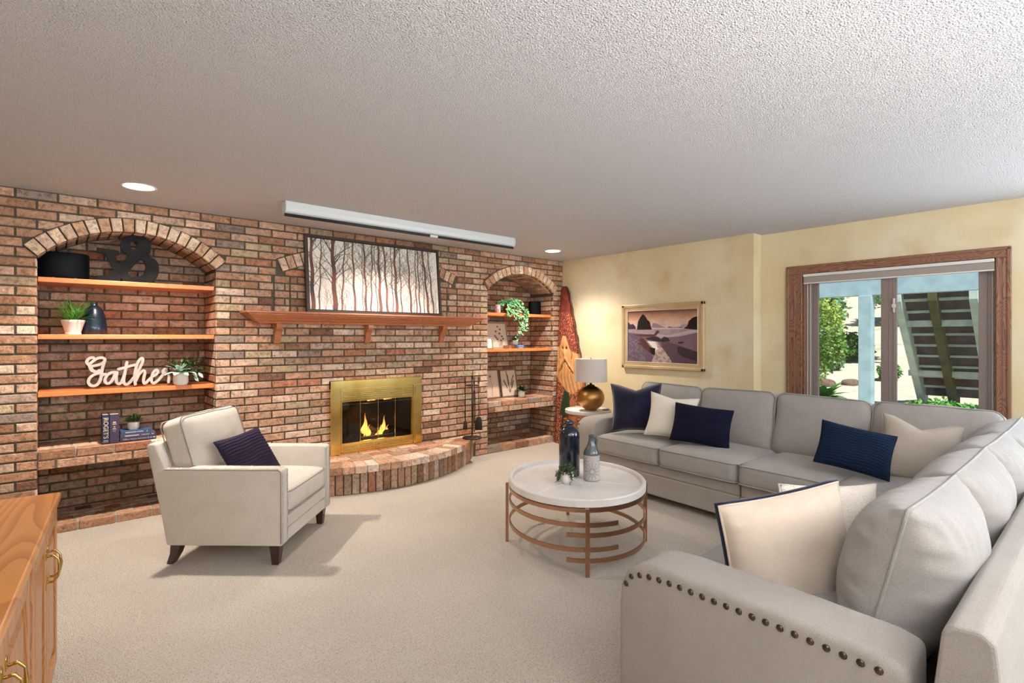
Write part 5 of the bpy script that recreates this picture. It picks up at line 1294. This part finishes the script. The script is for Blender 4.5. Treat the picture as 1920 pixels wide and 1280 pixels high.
# "Gather" written as bent strokes of flat board
KG = 1920/180; YG = W+.12
ST = [
 [(210,100),(150,100),(95,140),(75,185),(100,230),(140,250)],
 [(130,250),(150,310),(170,350),(220,375),(290,385),(330,350)],
 [(130,235),(200,170),(290,110),(370,95),(430,110),(445,150),(420,195),(340,235),(240,260),(160,270)],
 [(160,300),(190,345),(240,375)],
 [(420,215),(400,270),(385,350),(370,470),(340,570),(290,640),(220,668),(140,650),(105,590),(130,510),(200,450),(290,410),(360,400)],
 [(370,470),(400,440),(440,425),(470,440)],
 [(640,385),(560,395),(490,440),(440,520),(445,590),(500,620),(560,590),(610,510),(655,400)],
 [(680,390),(670,470),(665,560),(690,610),(730,625),(770,590)],
 [(880,185),(865,270),(845,380),(820,500),(815,590),(850,630),(900,625),(950,570)],
 [(715,325),(790,305),(870,285),(940,262),(1040,235)],
 [(770,590),(800,520),(835,430)],
 [(940,590),(1010,500),(1090,390),(1160,260),(1200,160),(1200,105),(1170,100),(1120,145),(1080,230),(1050,350),(1030,470),(1040,560),(1050,625)],
 [(1055,560),(1110,440),(1180,360),(1230,345),(1245,385),(1225,470),(1210,550),(1225,610),(1260,600),(1310,540)],
 [(1310,545),(1380,470),(1450,440),(1500,390),(1500,340),(1460,330),(1410,380),(1375,470),(1370,560),(1400,605),(1450,590),(1530,520),(1600,430)],
 [(1600,430),(1660,370),(1665,325),(1630,320),(1600,350),(1600,385),(1640,400),(1700,400),(1730,430),(1720,500),(1715,575)],
]
def gpnt(x, y, dy): p = at(155+x/KG, 660+y/KG, YG); return Vector((p.x, 0, p.z))
base = gpnt(220, 700, 0); gs = thing('gather_sign', 'whitewashed wooden script sign reading Gather on the lowest shelf', 'sign', (base.x, YG, Z3))
zb = base.z
LET = [('letter_g', ST[:6]), ('letter_a', ST[6:8]), ('letter_t', ST[8:11]), ('letter_h', ST[11:13]), ('letter_e', ST[13:14]), ('letter_r', ST[14:])]
def smooth_path(P, it=2):
    for _ in range(it):
        Q = [P[0]]
        for a, b in zip(P, P[1:]): Q += [a*.75+b*.25, a*.25+b*.75]
        P = Q+[P[-1]]
    return P
def board_strokes(strokes, w_, th, taken, y_off):
    """flat board cut along the strokes: fine cells inside the stroke outline"""
    cell = .0013; nx, nz = 560, 230; img = np.zeros((nz, nx, 3))
    for P in strokes:
        P = smooth_path(P)
        for a, b in zip(P, P[1:]): seg(img, (a.x+.07)/cell, nz-(a.z+.03)/cell, (b.x+.07)/cell, nz-(b.z+.03)/cell, w_/2/cell, w_/2/cell, (1, 1, 1))
    m = (img[..., 0] > .5) & ~taken; m[0] = m[-1] = False; m[:, 0] = m[:, -1] = False; taken |= m; V, F, idx = [], [], {}
    def vt(i, k, s):
        if (i, k, s) not in idx: idx[i, k, s] = len(V); V.append((i*cell-.07, -th/2 if s == 0 else th/2, (nz-k)*cell-.03))
        return idx[i, k, s]
    for k, i in zip(*np.nonzero(m)):
        i, k = int(i), int(k); F.append((vt(i, k, 0), vt(i, k+1, 0), vt(i+1, k+1, 0), vt(i+1, k, 0))); F.append((vt(i, k, 1), vt(i+1, k, 1), vt(i+1, k+1, 1), vt(i, k+1, 1)))
        for di, dk, (a, b) in ((0, -1, ((i, k), (i+1, k))), (0, 1, ((i+1, k+1), (i, k+1))), (-1, 0, ((i, k+1), (i, k))), (1, 0, ((i+1, k), (i+1, k+1)))):
            if not m[k+dk, i+di]: F.append((vt(*a, 0), vt(*b, 0), vt(*b, 1), vt(*a, 1)))
    return V, F
sh = [(gpnt(x, 640, 0).z) for x in (200, 1700)]
zlow = {0: 0}
def rel(p): 
    v = gpnt(p[0], p[1], 0); f = (p[0]-220)/1500
    return Vector((v.x-base.x, 0, v.z-zb-f*(gpnt(1715, 615, 0).z-zb)))
allz = []
TK = np.zeros((230, 560), bool)
for nm, S_ in LET: obj(nm, board_strokes([[rel(p) for p in s] for s in S_], .0195, .014, TK, 0), sign_m, gs, M=T(0, 0, .010))

# variegated plant in a faceted pot
q = at(339, 717, W+.085)
vp = pot_plant('potted_variegated_plant', 'pale variegated leafy plant in a faceted white pot at the end of the lowest shelf', 'plant', (q.x, W+.085, Z3), bevel(lathe([(0,0),(.046,0),(.056,.022),(.053,.10),(.049,.10),(.047,.085),(0,.085)], 12), .001, 1), white_ceramic)
r9 = random.Random(11)
for ring, (nn, e0, ln, wd) in enumerate(((6, .15, .098, .054), (6, .6, .090, .050), (4, 1.15, .070, .040))):
    for i in range(nn):
        a = 2*PI*i/nn+ring*.5; e = e0+r9.uniform(-.1, .1); obj('leaf', leaf((-.012+.01*math.cos(a), -.02+.01*math.sin(a), .105+ring*.008), (math.cos(a)*math.cos(e), math.sin(a)*math.cos(e)-.25, math.sin(e)), (0,0,1), ln*r9.uniform(.9, 1.15), wd, .3), green_var, vp, smooth=True)
Ls = []; St = []
for i in range(20):
    a = r9.uniform(-.5, 2.9); e = r9.uniform(.1, 1.2); ln = r9.uniform(.11, .21)
    tip = Vector((math.cos(a)*math.cos(e)*ln, math.sin(a)*math.cos(e)*ln*.6, .10+math.sin(e)*ln)); St.append(tube([(0,0,.085), tip*.5+Vector((0,0,.07)), tip], .0014, 5))
    for k in range(6):
        f = .35+.65*k/5; p = Vector((0,0,.085)).lerp(tip, f)+Vector((0,0,.02*math.sin(f*PI))); Ls.append(leaf(p, (r9.uniform(-1, 1), r9.uniform(-1, .4), r9.uniform(-.8, .5)), (0,0,1), .034, .022, .3, 3))
obj('trailing_leaves', join(*Ls), green_d, vp, kind='stuff'); obj('stems', join(*St), green_d, vp)
for dx, dz in ((.10, .085), (.115, .045), (.155, .075)): obj('leaf', leaf((dx*.8, -.02, dz+.02), (.5, -.4, -.6), (0,-1,.4), .05, .026, .3), green_var, vp, smooth=True)

def text_mesh(txt, size, th=.0006):
    cu = bpy.data.curves.new('tmp', 'FONT'); cu.body = txt; cu.size = size; cu.extrude = th/2; cu.align_x = 'CENTER'; cu.align_y = 'CENTER'
    o = bpy.data.objects.new('tmp', cu); COL.objects.link(o); bpy.context.view_layer.update(); me = bpy.data.meshes.new_from_object(o)
    V = [tuple(v.co) for v in me.vertices]; F = [tuple(p.vertices) for p in me.polygons]; bpy.data.objects.remove(o); bpy.data.curves.remove(cu); bpy.data.meshes.remove(me); return V, F
def upright_book(label, loc, th, h, d, m, txt=None, lines=None, rz=0, group=None):
    t = thing('book', label, 'book', loc, rz=rz, group=group)
    obj('cover', join(bbox(-th/2, -th/2+.003, 0, d, 0, h, .001, 1), bbox(th/2-.003, th/2, 0, d, 0, h, .001, 1), bbox(-th/2, th/2, -.003, .002, 0, h, .0015, 2)), m, t)
    obj('pages', box(-th/2+.003, th/2-.003, .002, d-.004, .004, h-.004), page, t)
    if txt:
        V, F = text_mesh(*txt); V = [(y_, -.0035-z_, h*.46-x_) for x_, y_, z_ in V]        # reads downward
        V = [(-a if False else a, b, c) for a, b, c in V]; obj('lettering', (V, F), gilt, t)
        obj('spine_bands', join(*[box(-th/2+.002, th/2-.002, -.0042, -.003, z, z+.008) for z in (.008, h*.88)]), material('book_band', S(96,102,136), .5), t)
    if lines: obj('lettering', join(*[box(-w_/2, w_/2, -.0040, -.003, z, z+hh) for z, w_, hh in lines]), gilt, t)
    return t
q = at(198, 829, W+.045); q2 = at(213, 828, W+.045)
upright_book("slim navy thesaurus standing upright with gilt lettering down its spine", (q.x, W+.035, ZB), .042, .218, .15, book_navy, txt=("ROGET'S II", .040))
upright_book('thick dark plum book standing upright beside the thesaurus', (q.x+.053, W+.035, ZB), .058, .218, .16, book_plum, lines=[(.152, .018, .009), (.143, .026, .003), (.139, .022, .002), (.120, .010, .006), (.108, .018, .005), (.099, .024, .002), (.088, .016, .002)])
def flat_book(label, loc, w_, th, d, m, lines=None, rz=0, group=None, txt=None, ink=None):
    t = thing('book', label, 'book', loc, rz=rz, group=group)
    obj('cover', join(bbox(0, w_, 0, d, 0, .003, .001, 1), bbox(0, w_, 0, d, th-.003, th, .001, 1), bbox(0, w_, -.003, .002, 0, th, .0015, 2)), m, t)
    obj('pages', box(.003, w_-.003, .002, d-.004, .003, th-.003), page, t)
    if lines: obj('lettering', join(*[box(a, b, -.0040, -.003, th*z0, th*z1) for a, b, z0, z1 in lines]), ink or silver_ink, t)
    if txt:
        for s_t, sz, cx, cz in txt:
            V, F = text_mesh(s_t, sz); V = [(cx+x_, -.0035-z_, cz+y_) for x_, y_, z_ in V]; obj('lettering', (V, F), ink or silver_ink, t)
    return t
xb = q.x+.088
flat_book('lowest dark blue book of the three lying under the small plant', (xb, W+.045, ZB), .232, .028, .16, book_ink, txt=[('Office Home Solutions', .0165, .095, .014)], lines=[(.178, .181, .2, .8), (.188, .205, .4, .55), (.212, .225, .35, .65)])
flat_book('middle dusky purple book of the three lying under the small plant', (xb+.001, W+.045, ZB+.0285), .226, .025, .155, book_plum2, lines=[(.03, .118, .35, .65), (.135, .185, .42, .58), (.20, .215, .38, .62)])
flat_book('topmost steel blue book of the three lying under the small plant', (xb+.003, W+.05, ZB+.054), .198, .026, .15, book_blue, lines=[(.03, .10, .35, .6), (.105, .145, .4, .62), (.168, .172, .2, .75)])
bp3 = pot_plant('potted_boxwood', 'small dark bushy plant in a white bowl on the stacked navy books', 'plant', (xb+.088, W+.10, ZB+.0805), lathe([(0,0),(.030,0),(.038,.012),(.041,.058),(.038,.058),(.037,.05),(0,.05)], 30), white_ceramic)
Ls = []
r10 = random.Random(5)
for i in range(430):
    d = Vector((r10.gauss(0, 1), r10.gauss(0, 1), abs(r10.gauss(0, 1))*.9+.05)).normalized(); q_ = r10.uniform(.3, 1)
    p = Vector((d.x*.062, d.y*.055, .055+d.z*.062))*1*q_+Vector((0,0,.055*(1-q_))); Ls.append(leaf(p, d+Vector((r10.uniform(-.5, .5), r10.uniform(-.5, .5), r10.uniform(0, .8))), (.1,.1,1), .017, .009, .2, 2))
obj('foliage', join(*Ls), green_d, bp3, kind='stuff')

# right alcove: frames, plants, books
def art(name, label, px_bl, px_br, px_tr, px_tl, Yb, lean, kind, m_fr, fr=.014, zbase=None):
    a, b = at(px_bl[0], px_bl[1], Yb), at(px_br[0], px_br[1], Yb); w_ = b.x-a.x
    h = at(px_tl[0], px_tl[1], Yb+lean).z-a.z
    t = thing(name, label, 'picture', (a.x, Yb, zbase)); t.rotation_euler = (-math.atan2(lean, h), 0, 0)
    obj('frame', frame_bars(w_, h, fr, .016), m_fr, t); picture('print', botanical(kind), w_-2*fr, h-2*fr, printm, t, M=T(fr, .005, fr))
    obj('inner_line', frame_bars(w_-2*fr, h-2*fr, .004, .002), frame_dark, t, M=T(fr, .003, fr)); obj('backing', box(.004, w_-.004, .009, .014, .004, h-.004), frame_dark, t); return t
art('botanical_print', 'framed print of a single tall bloom at the left on the brick bench', (912,746), (940,742), (935,688), (912,689), W+.24, .07, 0, frame_taupe, zbase=QB)
art('botanical_print', 'framed print of budded twigs to the right on the brick bench', (942,742), (973,739), (968,686), (943,688), W+.245, .07, 1, frame_taupe, zbase=QB)
art('botanical_print', 'framed print of scattered blossoms on the right alcove shelf', (916,652), (955,651), (952,601), (918,601), W+.22, .07, 2, frame_silver, zbase=Q2)
q = at(914, 655, W+.10)
sf = thing('photo_frame', 'small weathered silver photo frame in front of the blossom print', 'picture', (q.x, W+.10, Q2)); sf.rotation_euler = (-.2, 0, .15)
obj('frame', frame_bars(.115, .145, .012, .012), frame_silver, sf); obj('print', box(.01, .105, .006, .008, .01, .135), material('photo_pale', S(190,200,200), .4, vary=(14, S(120,126,120), .5, .7)), sf); obj('foot', bbox(-.005, .12, -.02, .03, 0, .006, .002), frame_silver, sf)
q = at(953, 654, W+.13)
flat_book('lower tan book on the right alcove shelf', (q.x-.01, W+.10, Q2), .10, .022, .14, book_tan, rz=-.1)
flat_book('upper tan book on the right alcove shelf', (q.x-.005, W+.105, Q2+.0225), .09, .018, .13, book_tan, rz=-.05)
flat_book('lower royal blue book on the right alcove shelf', (q.x+.095, W+.09, Q2), .155, .022, .15, book_blue, lines=[(.03, .12, .3, .6)])
flat_book('upper royal blue book on the right alcove shelf', (q.x+.095, W+.095, Q2+.0225), .145, .022, .14, book_royal, lines=[(.02, .13, .3, .6)])
fp = pot_plant('potted_fern', 'dark little plant in a white pot on the blue books', 'plant', (q.x+.145, W+.16, Q2+.045), lathe([(0,0),(.030,0),(.035,.006),(.036,.06),(.033,.06),(.031,.05),(0,.05)], 26), white_ceramic)
Ls = []
for i in range(240):
    d = Vector((r10.gauss(0, 1), r10.gauss(0, 1), abs(r10.gauss(0, 1))+.2)).normalized(); Ls.append(leaf(Vector((0,0,.05))+d*r10.uniform(.02, .065), d+Vector((0,0,.4)), (.1,.1,1), .022, .010, .3, 2))
obj('foliage', join(*Ls), green_d, fp, kind='stuff')
gl = thing('reading_glasses', 'folded dark wire reading glasses at the right end of the alcove shelf', 'glasses', (4.90, W+.09, Q2))
obj('wire_rims', join(tube(arc(.02, .012, 0, 360, 20)[:-1], .0022, 6, closed=True), xf(tube(arc(.02, .012, 0, 360, 20)[:-1], .0022, 6, closed=True), T(.052, .005, .002)), tube([(.02, 0, .012), (.032, .003, .014)], .002, 5)), blackm, gl, smooth=True)
obj('temple_arms', join(tube([(-.02, 0, .012), (-.01, .04, .02), (.06, .045, .004)], .002, 5), tube([(.072, .005, .012), (.09, .03, .03), (.10, .05, .004)], .002, 5)), blackm, gl, smooth=True)
# ivy
q = at(953, 586, W+.20)
iv = pot_plant('potted_ivy', 'trailing pale green ivy spilling over the upper shelf of the right alcove', 'plant', (q.x, W+.19, Q1), lathe([(0,0),(.055,0),(.075,.10),(.078,.11),(.072,.11),(.068,.09),(0,.09)], 30), material('terracotta_brown', S(110,62,44), .7))
r12 = random.Random(21); Ls, St = [], []
def vine(P, nl, sz):
    P = smooth_path([Vector(p) for p in P], 2); St.append(tube(P, .0016, 5))
    for k in range(nl):
        f = r12.random()*(len(P)-1.001); i = int(f); p = P[i].lerp(P[i+1], f-i)
        Ls.append(leaf(p+Vector((r12.uniform(-.014, .014), r12.uniform(-.014, .01), r12.uniform(-.012, .012))), (r12.uniform(-1, 1), r12.uniform(-1, .1), r12.uniform(-.9, .5)), (0, -.8, .6), sz*r12.uniform(.7, 1.3), sz*.85, .3, 2))
for i in range(34):
    a = r12.uniform(0, 2*PI); ln = r12.uniform(.10, .23); vine([(0,0,.10), (math.cos(a)*ln*.5, math.sin(a)*ln*.35, .16+r12.uniform(0, .06)), (math.cos(a)*ln, math.sin(a)*ln*.45-.02, .12+r12.uniform(-.06, .05))], 20, .030)
for dx, dn_, nl in ((.02, .34, 62), (.06, .26, 44), (.135, .22, 44), (.10, .16, 30), (-.04, .06, 24), (-.17, .03, 40), (-.12, -.04, 34), (-.09, .01, 24), (.16, .10, 34), (.17, -.03, 30)):
    vine([(0,0,.10), (dx*.6, -.12, .13), (dx, -.17, .03), (dx+.01, -.175, -dn_*.5), (dx+r12.uniform(-.02, .02), -.17, -dn_)], nl, .030)
obj('leaves', join(*Ls), green_ivy, iv, kind='stuff'); obj('stems', join(*St), green_d, iv)
q = at(935, 580, W+.08)
ja = thing('pink_jar', 'pinkish striped jar half hidden in the ivy', 'jar', (q.x, W+.10, Q1))
obj('body', lathe([(0,0),(.030,0),(.036,.01),(.036,.09),(.030,.105),(.026,.105),(0,.10)], 24), material('pink_glaze', S(206,150,150), .35, vary=(30, S(236,206,206), .45, .6)), ja, smooth=True)
q = at(974, 738, W+.20)
lp2 = pot_plant('potted_leafy_plant', 'small plant with round dark leaves in a white pot on the brick bench', 'plant', (q.x, W+.16, QB), lathe([(0,0),(.040,0),(.044,.006),(.045,.085),(.041,.085),(.039,.07),(0,.07)], 28), white_ceramic)
for i in range(34):
    a = 2*PI*i*.381; e = .15+1.2*(i/34); obj('leaf', leaf((0,0,.075), (math.cos(a)*math.cos(e), math.sin(a)*math.cos(e), math.sin(e)), (0,0,1), .085+.02*r12.random(), .040, .35, 4), green_var if i % 6 == 0 else green_d, lp2, smooth=True)

# fireplace tools on the hearth
ft = thing('fireplace_tool_set', 'black iron fireplace tool set standing on the right end of the hearth', 'tools', (3.555, 4.80, HZ))
obj('base', lathe([(0,0),(.105,0),(.112,.006),(.108,.016),(.06,.022),(.02,.026),(.012,.04),(0,.04)], 36), iron, ft, smooth=True)
obj('pole', join(tube([(0,0,.03), (0,0,.68)], .0075, 10), lathe([(0,.72),(.012,.71),(.014,.70),(.010,.685),(.012,.675),(0,.675)], 14)), iron, ft, smooth=True)
obj('hook_ring', join(tube(arc(.072, .60, 0, 360, 30)[:-1], .004, 6, closed=True), tube([(-.072,0,.60),(.072,0,.60)], .004, 6), tube([(0,-.072,.60),(0,.072,.60)], .004, 6)), iron, ft, smooth=True)
def tool(nm, a, head):
    x, y = .078*math.cos(a), .078*math.sin(a)
    t = obj(nm, tube([(x, y, .18), (x, y, .68)], .0048, 8), iron, ft, smooth=True)
    obj('grip', join(tube([(x, y, .62), (x, y, .665)], .008, 8), tube([(x, y, .665), (x+.014, y, .685), (x, y, .70), (x-.014, y, .685), (x, y, .665)], .004, 6)), iron, t, smooth=True); obj('head', xf(head, T(x, y, 0, rz=-YAW)), iron, t, smooth=True)
tool('brush', 2.6, lathe([(.010, .20), (.018, .185), (.020, .15), (.026, .115), (.022, .105), (0, .105)], 16))
tool('shovel', -.35, bevel(prism([(-.022,.24),(.022,.24),(.036,.20),(.042,.09),(-.042,.09),(-.036,.20)], (0,-.004,0), (1,0,0), (0,0,1), (0,1,0), .006), .001, 1))
tool('poker', .9, join(tube([(0,0,.20),(0,0,.09)], [.005,.002], 6), tube([(0,0,.14),(.022,0,.135),(.028,0,.15)], .004, 6)))
tool('tongs', -1.9, join(tube([(-.008,0,.55),(-.014,0,.30),(-.006,0,.10),(.004,0,.085)], .004, 6), tube([(.008,0,.55),(.014,0,.30),(.006,0,.10),(-.004,0,.085)], .004, 6)))
